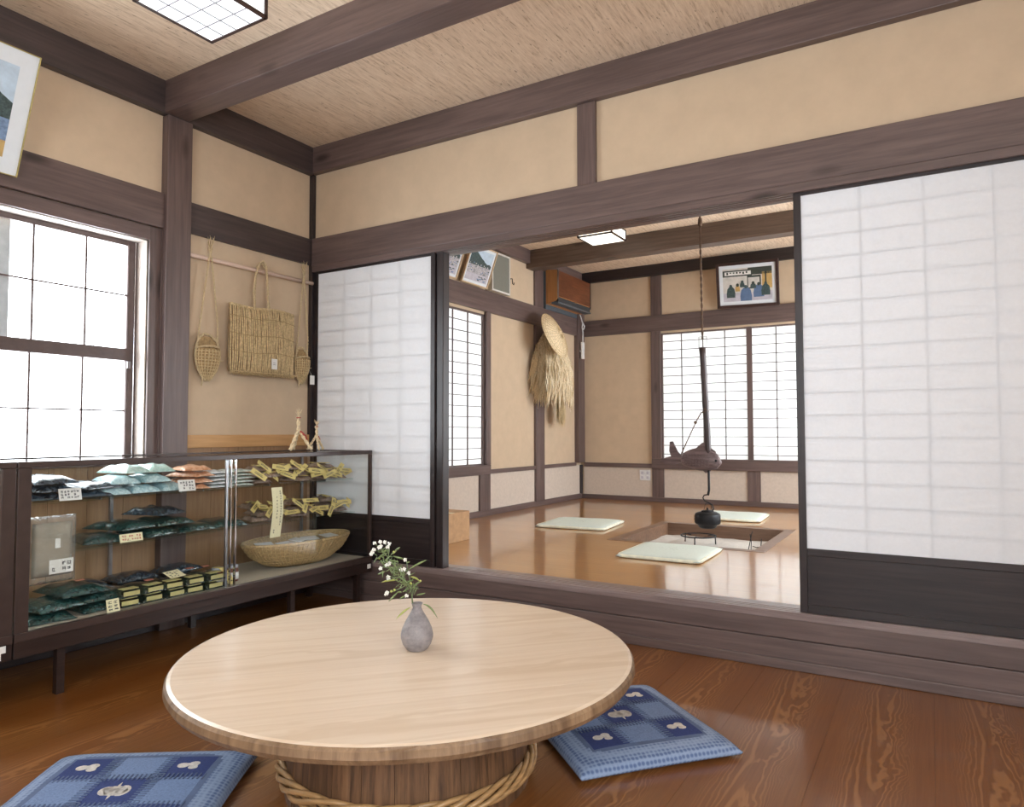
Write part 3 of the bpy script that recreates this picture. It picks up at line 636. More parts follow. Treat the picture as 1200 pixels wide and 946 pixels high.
def zabuton(label, loc, rz, w, d, tilt=(0, 0)):
    t = thing('floor_cushion', label, 'cushion', loc, rz, 'blue patterned floor cushions'); t.rotation_euler = (tilt[0], tilt[1], rz)
    def mf(a, b):
        u = abs((a[0]+b[0])/2)/(w/2); v = abs((a[1]+b[1])/2)/(d/2)
        if max(u, v) > .74: return 2
        if max(u, v) > .70: return 3
        U, V = (a[0]+b[0])/w, (a[1]+b[1])/d
        ci = 0 if U < -.26 else (1 if U < .26 else 2); cj = 0 if V < -.26 else (1 if V < .26 else 2)
        return 1 if (ci+cj) % 2 == 0 else 0
    mb = MB(); pillow(mb, w, d, .055, 56, 6, 2, .0015, 3, mf, .02, .35); mb.build('cover', ['denim_light', 'denim_navy', 'denim_border', 'stitch'], t, True)
    def top(u, v):
        hh = max(0, 1-abs(2*u/w)**6)**.5*max(0, 1-abs(2*v/d)**6)**.5; return .055*(.35+.65*hh)+.0012
    # appliqued motifs : small bells at the corners, a ball in the middle
    for cx, cy, kind in ((-.48, -.48, 0), (.48, -.48, 0), (-.48, .48, 0), (.48, .48, 0), (0, 0, 1)):
        mb = MB(); x0 = cx*w/2; y0 = cy*d/2
        def blob(bx, by, rx, ry, n=14, e=.25):
            pts = [(x0+bx+rx*math.cos(2*PI*k/n), y0+by+ry*math.sin(2*PI*k/n)) for k in range(n)]
            b = [(p[0], p[1], top(*p)+.0005) for p in pts]; a = [(p[0], p[1], top(*p)-.001) for p in pts]
            mb.add(a+b, [tuple(range(n, 2*n))]+[(k, (k+1) % n, n+(k+1) % n, n+k) for k in range(n)])
        if kind:
            blob(0, 0, .036, .024); blob(0, .0, .004, .045, 8); blob(.02, .0, .02, .027); blob(-.02, .0, .02, .022)
        else:
            blob(-.016, 0, .016, .014); blob(.012, .010, .014, .012); blob(.014, -.012, .013, .010); blob(-.004, .004, .02, .008); blob(.02, 0, .004, .02, 8)
        mb.build('motif', 'cushion_motif', t)
    # stitching rows beside the patches
    mb = MB()
    for s_ in (-.26, .26):
        for k in range(34):
            q = -.70+1.40*k/33
            for (u, v, a, c) in ((s_, q, .016, .002), (q, s_, .002, .016)):
                x, y = u*w/2, v*d/2; z = top(x, y); mb.box(x-a, x+a, y-c, y+c, z-.001, z+.0006)
    mb.build('stitching', 'stitch', t)
    return t
zabuton('blue patchwork floor cushion to the right of the round table', (2.447, -.945, 0), math.radians(49.0), .53, .58)
zabuton('blue patchwork floor cushion in front of the display case, left of the table', (1.515, -2.075, 0), math.radians(34.0), .57, .56)
# ---- showcase
GX0, GX1 = .055, .55
def case(label, y0, y1, split=None, legs=(), stickers=()):
    t = thing('display_case', label, 'display case', (GX0, y0, 0), 0, None); L = y1-y0; D = GX1-GX0; H = .877
    def b(nm, *a, mat='cabinet_wood', bev=.002, par=t): return B(*a).build(nm, mat, par, bevel=bev)
    b('base_frame', 0, D, 0, L, .18, .255); b('base_lip', D-.02, D+.004, -.0, L, .238, .268, mat='case_rail')
    b('deck', .01, D-.02, .01, L-.01, .255, .262, mat='deck_cloth', bev=0)
    s_ = .022
    for x in (0, D-s_):
        b('corner_post', x+.0005, x+s_-.0005, .0005, .046 if split else s_, .255, H-.0225, mat='case_rail'); b('corner_post', x+.0005, x+s_-.0005, L-(.016 if split else .045), L-.0005, .255, H-.0225, mat='case_rail')
        b('top_rail', x, x+s_, 0, L, H-.022, H, mat='case_rail')
    for y in (0, L-s_): b('top_rail', s_, D-s_, y, y+s_, H-.0215, H-.0005, mat='case_rail')
    b('top_glass', s_, D-s_, s_, L-s_, H-.012, H-.004, mat='case_glass', bev=0)
    fg = [s_, L-s_] if split is None else [s_, split-y0, L-s_]
    for a, c in zip(fg, fg[1:]): b('front_glass', D-.010, D-.005, a+.002, c-.002, .262, H-.02, mat='case_glass', bev=0)
    for y in (.006, L-.011): b('end_glass', s_, D-s_, y, y+.005, .262, H-.02, mat='case_glass', bev=0)
    if split is not None:
        for dy in (-.016, .010): b('joint_strip', D-.013, D-.002, split-y0+dy, split-y0+dy+.005, .262, H-.02, mat='chrome', bev=0)
        b('shelf_upright', D-.06, D-.05, split-y0-.006, split-y0+.006, .262, H-.02, mat='steel', bev=0)
    for y in ((.30, L-.42) if split is None else (.60, L-.02-.08)):
        b('shelf_standard', .018, .03, y-.008, y+.008, .262, H-.02, mat='steel', bev=0)
    for z in (.512, .706):
        for a, c in ((.03, (split-y0 if split else L)-.02), ((split-y0 if split else 0)+.0, L-.03)) if split else ((.03, L-.03),):
            b('glass_shelf', .02, .375 if z > .6 else .39, a, c, z, z+.008, mat='shelf_glass', bev=0)
            for k in range(3):
                yy = a+.05+(c-a-.1)*k/2; b('shelf_bracket', .02, .20, yy-.003, yy+.003, z-.014, z, mat='steel', bev=0)
    for x, y in legs:
        B(-.014, .014, -.014, .014, 0, .182).build('leg', 'cabinet_wood', t, loc=(x, y, 0))
    for a in stickers:
        b('sticker', D, D+.002, *a, mat='white_card', bev=0)
    return t
c1 = case('long glass display case with wooden base and cloth deck, by the window', -1.885, -.04, -.98, ((.06, .10), (.06, 1.0), (.44, 1.30), (.44, 1.78), (.06, 1.78), (.44, .18)), ((1.808, 1.835, .20, .225),))
c2 = case('display case at the far left edge, mostly cut off by the frame', -3.54, -1.890, None, ((.06, .1), (.06, 1.5), (.44, .1), (.44, 1.45)), ((1.50, 1.615, .188, .212), (1.50, 1.63, .212, .236)))
YC = -1.885
# ---- merchandise
def proto(kind, w, d, h, mat, label, group, card=None, seed=0, wr=.006, cat='packet'):
    t = thing('packet', label, cat, (0, 0, 0), 0, group)
    mb = MB(); pillow(mb, w, d, h, 12, 3.0, 0, wr, seed, None, .03, .12); mb.build('wrapper', mat, t, True)
    if card:
        cm, (x0, x1, y0, y1) = card; mb = MB(); z = h+.003; mb.box(x0, x1, y0, y1, z-.002, z+.0005, 0)
        mb.build('paper_label', cm, t)
    return t
class Kind:
    def __init__(s, *a, **k): s.a = a; s.k = k; s.n = 0; s.root = None
    def put(s, loc, rz, label, tilt=(0, 0)):
        rot = (tilt[0], tilt[1], rz)
        if s.root is None: s.root = proto(*s.a, label, *s.k['rest'], card=s.k.get('card'), seed=s.k.get('seed', 0), wr=s.k.get('wr', .006)); s.root.location = loc; s.root.rotation_euler = rot; return s.root
        return dup(s.root, loc, None, label, None, rot)
Z2, Z1, Z0 = .7145, .5205, .2625
navy = Kind('navy', .20, .17, .030, 'navy_wrap', rest=('navy packets on the top glass shelf',), seed=1)
for col, (x, y, n, nm) in enumerate(((.30, -1.685, 3, 'first'), (.30, -1.515, 2, 'second'))):
    for k in range(n): navy.put((x+.01*((k*7) % 3-1), y+.008*((k*5) % 3-1), Z2+.001+k*.034), .1*((k*3) % 4-1.5), 'navy plastic-wrapped packet, %s of the %s pile from the left on the top shelf' % (['bottom', 'second', 'topmost'][k], nm), (0, .03*k))
pb = Kind('pale', .20, .125, .040, 'pale_blue_wrap', rest=('pale blue packets on the top glass shelf',), seed=2)
for i, (y, k, nm) in enumerate(((-1.43, 0, 'bottom left'), (-1.30, 0, 'bottom middle'), (-1.17, 0, 'bottom right'), (-1.39, 1, 'middle left'), (-1.25, 1, 'middle right'))):
    pb.put((.29, y, Z2+.001+k*.043), .08*(i % 3-1), 'pale blue wrapped packet at %s of the blue pile on the top shelf' % nm)
mi_ = Kind('mint', .19, .12, .038, 'mint_wrap', rest=('mint packets on the blue pile',), seed=3)
mi_.put((.28, -1.345, Z2+.088), .15, 'mint green wrapped packet lying on top of the pale blue pile, left'); mi_.put((.28, -1.215, Z2+.088), -.1, 'mint green wrapped packet on the pale blue pile, right')
org = Kind('orange', .18, .13, .026, 'orange_wrap', rest=('orange packets on the top glass shelf',), seed=4)
for k, nm in enumerate(('bottom', 'second', 'third', 'topmost')): org.put((.30+.01*k, -1.04-.004*k, Z2+.001+k*.029), .25*((k % 3)-1), 'orange wrapped packet, %s of the tilting pile on the top shelf' % nm, (0, 0))
ww = Kind('white', .18, .14, .014, 'white_wrap', rest=('clear and white packets on the top glass shelf',), seed=5, wr=.004)
for k in range(5): ww.put((.30, -.925+.01*(k % 2), Z2+.001+k*.017), .12*((k % 3)-1), 'silvery white flat packet, %s of the pile beside the orange packets' % ('bottom', 'second', 'third', 'fourth', 'topmost')[k])
sg = Kind('sage', .18, .13, .014, 'sage_wrap', rest=('sage packets on the top glass shelf',), seed=6, wr=.004)
for k in range(5): sg.put((.29, -.79, Z2+.001+k*.017), .1*((k % 3)-1), 'sage green flat packet, %s of the pile at the case joint' % ('bottom', 'second', 'third', 'fourth', 'topmost')[k])
# dark packets on the middle shelf
gd = Kind('dark', .24, .18, .036, 'green_wrap', rest=('dark green packets on the middle glass shelf',), seed=7, wr=.01)
for i, (y, k, nm) in enumerate(((-1.46, 0, 'bottom left'), (-1.25, 0, 'bottom middle'), (-1.05, 0, 'bottom right'), (-.86, 0, 'far right end'), (-1.36, 1, 'upper left'), (-1.17, 1, 'upper right'))):
    gd.put((.29, y, Z1+.001+k*.042), .2*((i*2) % 3-1), 'dark green plastic-wrapped packet at the %s of the middle shelf pile' % nm, (0, .0))
nt2 = Kind('dn', .22, .16, .035, 'navy_wrap', rest=('navy packets on the middle glass shelf',), seed=8, wr=.012)
nt2.put((.28, -1.20, Z1+.088), .3, 'crumpled shiny navy packet topmost on the middle shelf')
# bottom deck
bd = Kind('deck', .24, .185, .034, 'green_wrap', rest=('dark green packets on the case deck',), seed=9, wr=.006)
for i, (x, y, k, nm) in enumerate(((.37, -1.72, 0, 'bottom left'), (.35, -1.51, 0, 'bottom right'), (.36, -1.69, 1, 'middle left'), (.35, -1.50, 1, 'middle right'), (.35, -1.59, 2, 'top'))):
    bd.put((x, y, Z0+.001+k*.038), .12*(i % 3-1), 'large dark green wrapped packet at the %s of the left pile on the deck' % nm)
bn = Kind('decknavy', .15, .20, .034, 'navy_wrap', rest=('dark packets along the back of the deck',), seed=10, wr=.008)
for i, (y, nm) in enumerate(((-1.45, 'left'), (-1.22, 'middle'), (-.99, 'right'))):
    for k in range(2): bn.put((.135, y, Z0+.001+k*.038), .1*(i-1), 'dark navy packet, %s %s of the row along the back of the deck' % (('lower', 'upper')[k], nm))
bl = Kind('blk', .20, .095, .034, 'black_green_wrap', rest=('black packets with yellow labels on the deck',), card=('olive_label', (.055, .094, -.033, .033)), seed=11, wr=.002)
for k in range(2):
    for i in range(5): bl.put((.40+.002*i, -1.43+i*.098, Z0+.001+k*.037), .06*((i+k) % 3-1), 'black packet with yellow front label, %s row, %s from the left on the deck' % (('lower', 'upper')[k], ('first', 'second', 'third', 'fourth', 'fifth')[i]))
# front labels on these packets
for t_ in [o for o in C.objects if o.get('group') == 'black packets with yellow labels on the deck']:
    pass
mb = MB(); mb.box(.098, .1005, -.034, .034, .010, .027); fl_ = mb.build('front_label', 'olive_label', bl.root)
for t_ in [o for o in C.objects if o.get('group') == 'black packets with yellow labels on the deck' and o != bl.root]:
    c_ = fl_.copy(); C.objects.link(c_); c_.parent = t_
# glyph-like print on cards
def glyphs(mb, x0, y0, w, h, cols, rows, seed, z=.0006, mi=1, fill=.8):
    rn = random.Random(seed); cw = w/cols; ch = h/rows
    for i in range(cols):
        for j in range(rows):
            if rn.random() > fill: continue
            cx = x0+(i+.5)*cw; cy = y0+(j+.5)*ch; a = cw*.34; b = ch*.34; t_ = min(a, b)*.16+.0002
            for _ in range(3):
                yy = cy+rn.uniform(-b, b); mb.box(cx-a*rn.uniform(.6, 1), cx+a*rn.uniform(.6, 1), yy-t_, yy+t_, z, z+.0003, mi)
            for _ in range(2):
                xx = cx+rn.uniform(-a, a); mb.box(xx-t_, xx+t_, cy-b*rn.uniform(.5, 1), cy+b*rn.uniform(.5, 1), z, z+.0003, mi)
def card(label, loc, w, h, mat='white_card', cols=4, rows=3, lean=-.25, rz=0, seed=0, ink='ink', cat='price card', name='price_card', marks=True):
    """card standing in the case, printed side towards +X"""
    t = thing(name, label, cat, loc); mb = MB(); mb.box(-w/2, w/2, 0, h, 0, .0006)
    if marks: glyphs(mb, -w*.42, h*.12, w*.84, h*.76, cols, rows, seed)
    mb.build('card', [mat, ink], t); t.rotation_euler = Matrix(((0, 0, 1), (1, 0, 0), (0, 1, 0))).to_euler()
    t.matrix_world = Matrix.Translation(loc) @ Matrix.Rotation(rz, 4, 'Z') @ Matrix.Rotation(lean, 4, 'Y') @ Matrix(((0, 0, 1, 0), (1, 0, 0, 0), (0, 1, 0, 0), (0, 0, 0, 1)))
    return t
card('white price card leaning on the navy packets of the top shelf', (.425, -1.64, Z2), .085, .048, cols=6, rows=3, seed=1)
card('white price card leaning on the blue and orange packets of the top shelf', (.42, -1.13, Z2), .085, .052, cols=5, rows=3, seed=2)
card('small yellowish price card lying against the middle shelf packets', (.425, -1.39, Z1), .10, .034, 'pale_yellow_card', 8, 2, seed=3, ink='red_ink')
card('white price card low on the left, hanging from the clear bag', (.525, -1.72, .455), .085, .052, cols=4, rows=2, seed=4, lean=0)
card('yellow slip standing in front of the dark green deck packets', (.53, -1.52, Z0), .052, .055, 'pale_yellow_card', 2, 3, seed=5)
card('cream card lying on the black packets of the deck', (.47, -1.20, Z0+.080), .085, .055, 'pale_yellow_card', 4, 4, seed=6, lean=-1.15, rz=.2)
for i, (x, y, z) in enumerate(((.36, -1.56, .378), (.30, -1.68, .378), (.34, -1.05, .340), (.36, -.98, .340), (.2, -1.5, .342), (.42, -1.30, .338))):
    card('small pink label on the dark deck packets, %s' % ['above the top left packet', 'at the left end of the pile', 'near the black row middle', 'right end of the black row', 'on the back row left', 'beside the cream card'][i], (x, y, z+.002), .035, .022, 'pink_label', 1, 1, lean=-1.5, seed=i, marks=False, cat='label', name='small_label')
# yellow label packets, right half
yp = Kind('yel', .15, .11, .026, 'brown_wrap', rest=('snack packets with yellow labels on the right shelves',), card=('yellow_label', (-.06, .07, -.018, .018)), seed=12, wr=.008)
rn = random.Random(4)
for zz, nm, n in ((Z2, 'top', 11), (Z1, 'middle', 9)):
    for i in range(n):
        lay = i % 3; y = -.64+.55*(i//3)/(n/3-1 if n > 9 else 2.2)+rn.uniform(-.02, .02)
        yp.put((.31+rn.uniform(-.03, .03), min(y, -.13), zz+.003+lay*.031), rn.uniform(-.5, .5), 'brown snack packet, %s in the %s yellow-labelled stack from the joint, %s shelf' % (('lowest', 'middle', 'uppermost')[lay], ('first', 'second', 'third', 'fourth')[i//3], nm), (rn.uniform(-.02, .02), rn.uniform(.0, .05)))
# yellow paper tags twisted on the packets
tg = None
rn = random.Random(9)
for zz, nm, n in ((Z2, 'top', 20), (Z1, 'middle', 18)):
    for i in range(n):
        y = -.72+.63*i/(n-1); loc = (.41+rn.uniform(-.03, .02), y, zz+.025+rn.uniform(0, .075)); rot = (rn.uniform(-.9, .9), rn.uniform(-.9, -.1), rn.uniform(-.4, .4))
        lab = 'yellow folded paper tag among the snack packets, %s from the joint on the %s shelf' % (('first', 'second', 'third', 'fourth', 'fifth', 'sixth', 'seventh', 'eighth', 'ninth', 'tenth', 'eleventh', 'twelfth', 'thirteenth', 'fourteenth', 'fifteenth', 'sixteenth', 'seventeenth', 'eighteenth', 'nineteenth', 'twentieth')[i], nm)
        if tg is None:
            tg = thing('paper_tag', lab, 'tag', loc, 0, 'yellow tags among the snack packets'); tg.rotation_euler = rot
            mb = MB(); mb.box(-.002, .0, -.044, .044, -.013, .013, 0); mb.box(0, .0006, -.024, .024, -.004, -.001, 1); mb.box(0, .0006, -.024, .018, .003, .005, 1); mb.build('tag_paper', ['yellow_label', 'ink'], tg)
        else: dup(tg, loc, None, lab, None, rot)
# vertical banner
t = thing('hanging_banner', 'tall pale yellow paper strip with vertical writing hanging inside the case', 'banner', (.46, -.655, .70))
mb = MB(); n = 10
for k in range(n):
    z0 = -.255*k/n; z1 = -.255*(k+1)/n; x0 = .012*math.sin(k*.4); x1 = .012*math.sin((k+1)*.4)
    mb.add([(x0, -.034, z0), (x0, .034, z0), (x1, .034, z1), (x1, -.034, z1), (x0-.001, -.034, z0), (x0-.001, .034, z0), (x1-.001, .034, z1), (x1-.001, -.034, z1)], [(0, 3, 2, 1), (4, 5, 6, 7), (0, 1, 5, 4), (2, 3, 7, 6), (0, 4, 7, 3), (1, 2, 6, 5)])
mb.build('strip', 'pale_yellow_card', t)
mb = MB(); rn = random.Random(3)
for col, (yc, z0, z1, st_) in enumerate(((.018, -.02, -.20, .013), (-.006, -.05, -.16, .017), (-.014, -.215, -.24, .013))):
    z = z0
    while z > z1:
        k = -z/.255*n; x = .012*math.sin(k*.4)+.0012
        for _ in range(3): zz = z+rn.uniform(-.004, .004); mb.box(x, x+.0004, yc-.005*rn.uniform(.5, 1), yc+.005*rn.uniform(.5, 1), zz-.0006, zz+.0006)
        yy = yc+rn.uniform(-.003, .003); mb.box(x, x+.0004, yy-.0006, yy+.0006, z-.005, z+.005); z -= st_
mb.build('writing', 'ink', t)
# clear hanging bag at left
t = thing('clear_bag', 'large clear plastic bag holding a folded brown cloth, standing at the left end', 'bag', (.50, -1.745, .42))
mb = MB(); pillow(mb, .17, .25, .03, 12, 4, 0, .004, 5, None, 0, .2); mm = Matrix(((0, 0, 1, 0), (1, 0, 0, 0), (0, 1, 0, .125), (0, 0, 0, 1)))
mb.v = [tuple(mm @ Vector(v)) for v in mb.v]; mb.build('plastic', 'clear_wrap', t, True)
mb = MB(); pillow(mb, .14, .20, .012, 8, 5); mb.v = [tuple(Matrix.Translation((.006, 0, 0)) @ mm @ Vector(v)) for v in mb.v]; mb.build('folded_cloth', 'bag_cloth', t, True)
B(.028, .029, .0, .018, .13, .165).build('label', 'white_card', t)
# jars
def jar(label, loc):
    t = thing('jar', label, 'jar', loc, 0, 'sauce jars'); mb = MB(); mb.lathe([(0, 0), (.027, 0), (.029, .004), (.029, .055), (.025, .062), (.024, .066), (0, .066)], 24); mb.build('glass_body', 'jar_sauce', t, True)
    mb = MB(); mb.lathe([(.0, .064), (.0275, .064), (.0275, .076), (.025, .078), (0, .078)], 24); mb.build('lid', 'jar_lid', t, True)
    mb = MB(); mb.lathe([(.0292, .010), (.0297, .010), (.0297, .044), (.0292, .044)], 24); mb.build('wrap_label', 'white_card', t, True)
    return t
jar('small jar of brown sauce under the yellow slip, left one', (.42, -.965, Z0+.001)); j2 = jar('small jar of brown sauce with white label, right one beside the basket', (.42, -.885, Z0+.001))
t = thing('yellow_slip', 'long yellow paper slip with writing draped over the left sauce jar', 'paper slip', (.45, -.955, Z0))
mb = MB(); P = [(-.03, -.03, .081), (.0, -.012, .080), (.018, 0, .06), (.03, .010, .03), (.036, .016, .002)]
for a, b in zip(P, P[1:]): mb.add([(a[0], a[1]-.016, a[2]), (a[0], a[1]+.016, a[2]), (b[0], b[1]+.016, b[2]), (b[0], b[1]-.016, b[2]), (a[0]+.001, a[1]-.016, a[2]+.001), (a[0]+.001, a[1]+.016, a[2]+.001), (b[0]+.001, b[1]+.016, b[2]+.001), (b[0]+.001, b[1]-.016, b[2]+.001)], [(0, 3, 2, 1), (4, 5, 6, 7), (0, 1, 5, 4), (2, 3, 7, 6), (0, 4, 7, 3), (1, 2, 6, 5)])
for k in range(4):
    z = .068-k*.016; x = .012+k*.0075; mb.box(x+.006, x+.0075, -.004+k*.004, .008+k*.004, z-.001, z+.001, 1); mb.box(x+.006, x+.0075, .001+k*.004, .003+k*.004, z-.004, z+.004, 1)
mb.build('paper', ['yellow_label', 'ink'], t)
# basket in case
t = thing('bamboo_basket', 'shallow oval bamboo basket of wrapped sweets on the case deck', 'basket', (.325, -.385, Z0))
mb = MB(); pr = [(0, .006), (.075, .002), (.11, .02), (.15, .065), (.172, .115), (.178, .135), (.170, .135), (.162, .115), (.14, .07), (.10, .03), (.0, .016)]
mb.lathe(pr, 48, sx=1.0, sy=1.95); mb.build('shell', 'bamboo_basket', t, True)
mb = MB()
for i in range(72):
    an = 2*PI*i/72; mb.tube([((r+.002)*math.cos(an+k*.03), (r+.002)*1.95*math.sin(an+k*.03), z) for k, (r, z) in enumerate(pr[1:6])], .0035, 4)
for r, z in ((.125, .036), (.14, .052), (.155, .075), (.165, .096)): mb.tube([((r+.004)*math.cos(2*PI*k/48), (r+.004)*1.95*math.sin(2*PI*k/48), z) for k in range(49)], .0022, 4)
o = mb.build('weave', 'bamboo_basket', t, True); o['kind'] = 'stuff'
mb = MB(); mb.tube([(.176*math.cos(2*PI*k/48), .176*1.95*math.sin(2*PI*k/48), .135) for k in range(49)], .009, 8); mb.build('rim', 'bamboo_basket', t, True)
bw = Kind('bw', .085, .12, .02, 'clear_wrap', rest=('wrapped sweets in the bamboo basket',), card=('white_card', (-.035, .035, -.045, .045)), seed=14, wr=.005)
spots_ = ('at the left end', 'left of the middle', 'in the middle', 'right of the middle', 'at the right end')
for i in range(5): bw.put((.325+.02*((i*2) % 3-1), -.60+.105*i, Z0+.100+.006*((i+1) % 2)), .4*((i % 3)-1), 'clear wrapped packet with white slip, %s of the oval basket' % spots_[i], (.0, .12))
bw2 = Kind('bw2', .10, .13, .022, 'brown_wrap', rest=('brown sweets in the bamboo basket',), seed=15, wr=.006)
for i in range(4): bw2.put((.325, -.56+.115*i, Z0+.070), .2*i, 'brown wrapped packet under the white slips, %s of the oval basket' % ('left', 'centre left', 'centre right', 'right')[i])
# ---- straw dolls on the case
def doll(label, loc, s, rz):
    t = thing('straw_figure', label, 'ornament', loc, rz, 'straw figures'); t.scale = (s, s, s)
    mb = MB()
    for k in range(3):
        an = 2*PI*k/3+.5; rope(mb, [(.072*math.cos(an), .072*math.sin(an), .006), (.04*math.cos(an), .04*math.sin(an), .055), (0, 0, .118)], .0095, 30)
    mb.build('legs', 'pale_straw', t, True)
    mb = MB(); rope(mb, [(0, 0, .105), (0, .0, .16), (-.004, 0, .19)], .011, 30); mb.build('body', 'pale_straw', t, True)
    mb = MB(); rn = random.Random(2)
    for k in range(16):
        an = rn.uniform(0, 6.28); a = rn.uniform(.006, .024); h = rn.uniform(.03, .06); mb.tube([(0, 0, .183), (a*.4*math.cos(an), a*.4*math.sin(an), .183+h*.6), (a*math.cos(an), a*math.sin(an), .183+h)], [.0022, .002, .0008], 4)
    for k in range(6):
        an = rn.uniform(0, 6.28); mb.tube([(0, 0, .185), (.02*math.cos(an), .02*math.sin(an), .178)], [.002, .0008], 4)
    o = mb.build('tuft', 'pale_straw', t, True); o['kind'] = 'stuff'
    mb = MB(); mb.lathe([(.011, 0), (.014, .003), (.011, .006)], 10, 0, Matrix.Translation((0, 0, .182))); mb.tube([(.012, 0, .11), (.03, .02, .085), (.034, .03, .06)], .006, 6); mb.build('red_cord', 'red_ink', t, True)
    return t
doll('taller twisted straw figure standing on the glass case', (.30, -.37, .878), 1.0, .2)
doll('shorter twisted straw figure standing on the case beside the white door', (.30, -.235, .878), .74, 1.1)
# ---- hanging rod and straw goods on the left wall
t = thing('hanging_rod', 'thin pinkish wooden rod fixed across the left wall', 'rod', (0, -.465, 1.912))
mb = MB(); mb.tube([(.034, -.437, 0), (.034, 0, 0), (.034, .437, 0)], .0115, 10); mb.build('rod', 'rod_wood', t, True)
for y in (-.40, .42): B(0, .034, y-.006, y+.006, -.006, .006).build('bracket', 'rod_wood', t)
RDZ = 1.912
t = thing('straw_bag', 'square woven straw bag with rope handle hanging on the wall rod', 'bag', (.06, -.425, 1.50))
mb = MB()
def bagx(u, v): return .028*(1-abs(u)**3)*(1-.5*abs(v)**3)
W_, H_ = .225, .185
vs = []; fs = []; n = 16
for sd in (1, -1):
    for j in range(n+1):
        for i in range(n+1):
            u = -1+2*i/n; v = -1+2*j/n; vs.append((sd*bagx(u, v), u*W_, v*H_))
N = n+1
for s_ in range(2):
    for j in range(n):
        for i in range(n): q = (j*N+i, j*N+i+1, (j+1)*N+i+1, (j+1)*N+i); fs.append(tuple(s_*N*N+k for k in (q if s_ else q[::-1])))
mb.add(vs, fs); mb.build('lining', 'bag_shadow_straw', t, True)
mb = MB(); rn = random.Random(8); nr = 36
for i in range(nr):
    u = -1+2*(i+.5)/nr; pts = []
    for k in range(9):
        v = -1.02+2.02*k/8; pts.append((bagx(u, v)+.004+rn.uniform(-.001, .0015), u*W_+rn.uniform(-.002, .002), v*H_+.006*math.sin(u*4)))
    mb.tube(pts, [.0050*rn.uniform(.75, 1.1) for _ in pts], 5)
    pts = [(-p[0], p[1], p[2]) for p in pts[::2]]; mb.tube(pts, .005, 4)
o = mb.build('straw_weave', 'straw', t, True); o['kind'] = 'stuff'
for v in (-.38, .14, .66):
    mb = MB(); mb.tube([(bagx(-1+2*k/24, v)+.0105, (-1+2*k/24)*W_, v*H_+.006*math.sin((-1+2*k/24)*4)+.002*(k % 2)) for k in range(25)], .0018, 4); mb.build('binding_cord', 'dark_straw', t, True)
mb = MB(); rope(mb, [(bagx(-1+2*k/20, 1)+.002, (-1+2*k/20)*W_, H_+.006*math.sin((-1+2*k/20)*4)) for k in range(21)], .0085, 40); mb.build('top_edge', 'straw', t, True)
mb = MB()
for k in range(26):
    u = -1+2*(k+.5)/26; c = Vector((.02, u*W_, -H_-.004)); mb.tube([c+Vector((.012*math.cos(a), .011*math.sin(a), .010*math.sin(a*1.3))) for a in [q*PI/4 for q in range(9)]], .003, 4)
o = mb.build('bottom_fringe', 'straw', t, True); o['kind'] = 'stuff'
mb = MB()
rope(mb, [(.02, -.075, .18), (.012, -.075, .28), (.006, -.06, .37), (.0, -.025, .45), (-.002, .0, .468), (.0, .02, .44), (.012, .022, .30), (.02, .02, .18)], .0065, 50)
rope(mb, [(-.02, -.04, .18), (-.012, -.05, .30), (-.03, -.02, .44), (-.026, .012, .46), (-.012, .03, .42), (.0, .035, .25), (.02, .03, .18)], .006, 50)
mb.build('rope_handle', 'rope', t, True)
mb = MB(); rope(mb, [(.03, .02, .19), (.036, .018, .10), (.034, .02, 0), (.03, .022, -.12)], .003, 50); mb.build('front_cord', 'rope', t, True)
mb = MB(); mb.box(.036, .037, .035, .075, -.155, -.095, 0); glyphs_ = [mb.box(.037, .0373, .045, .065, -.12-.01*k, -.118-.01*k, 1) for k in range(2)]; mb.build('price_tag', ['white_card', 'ink'], t)
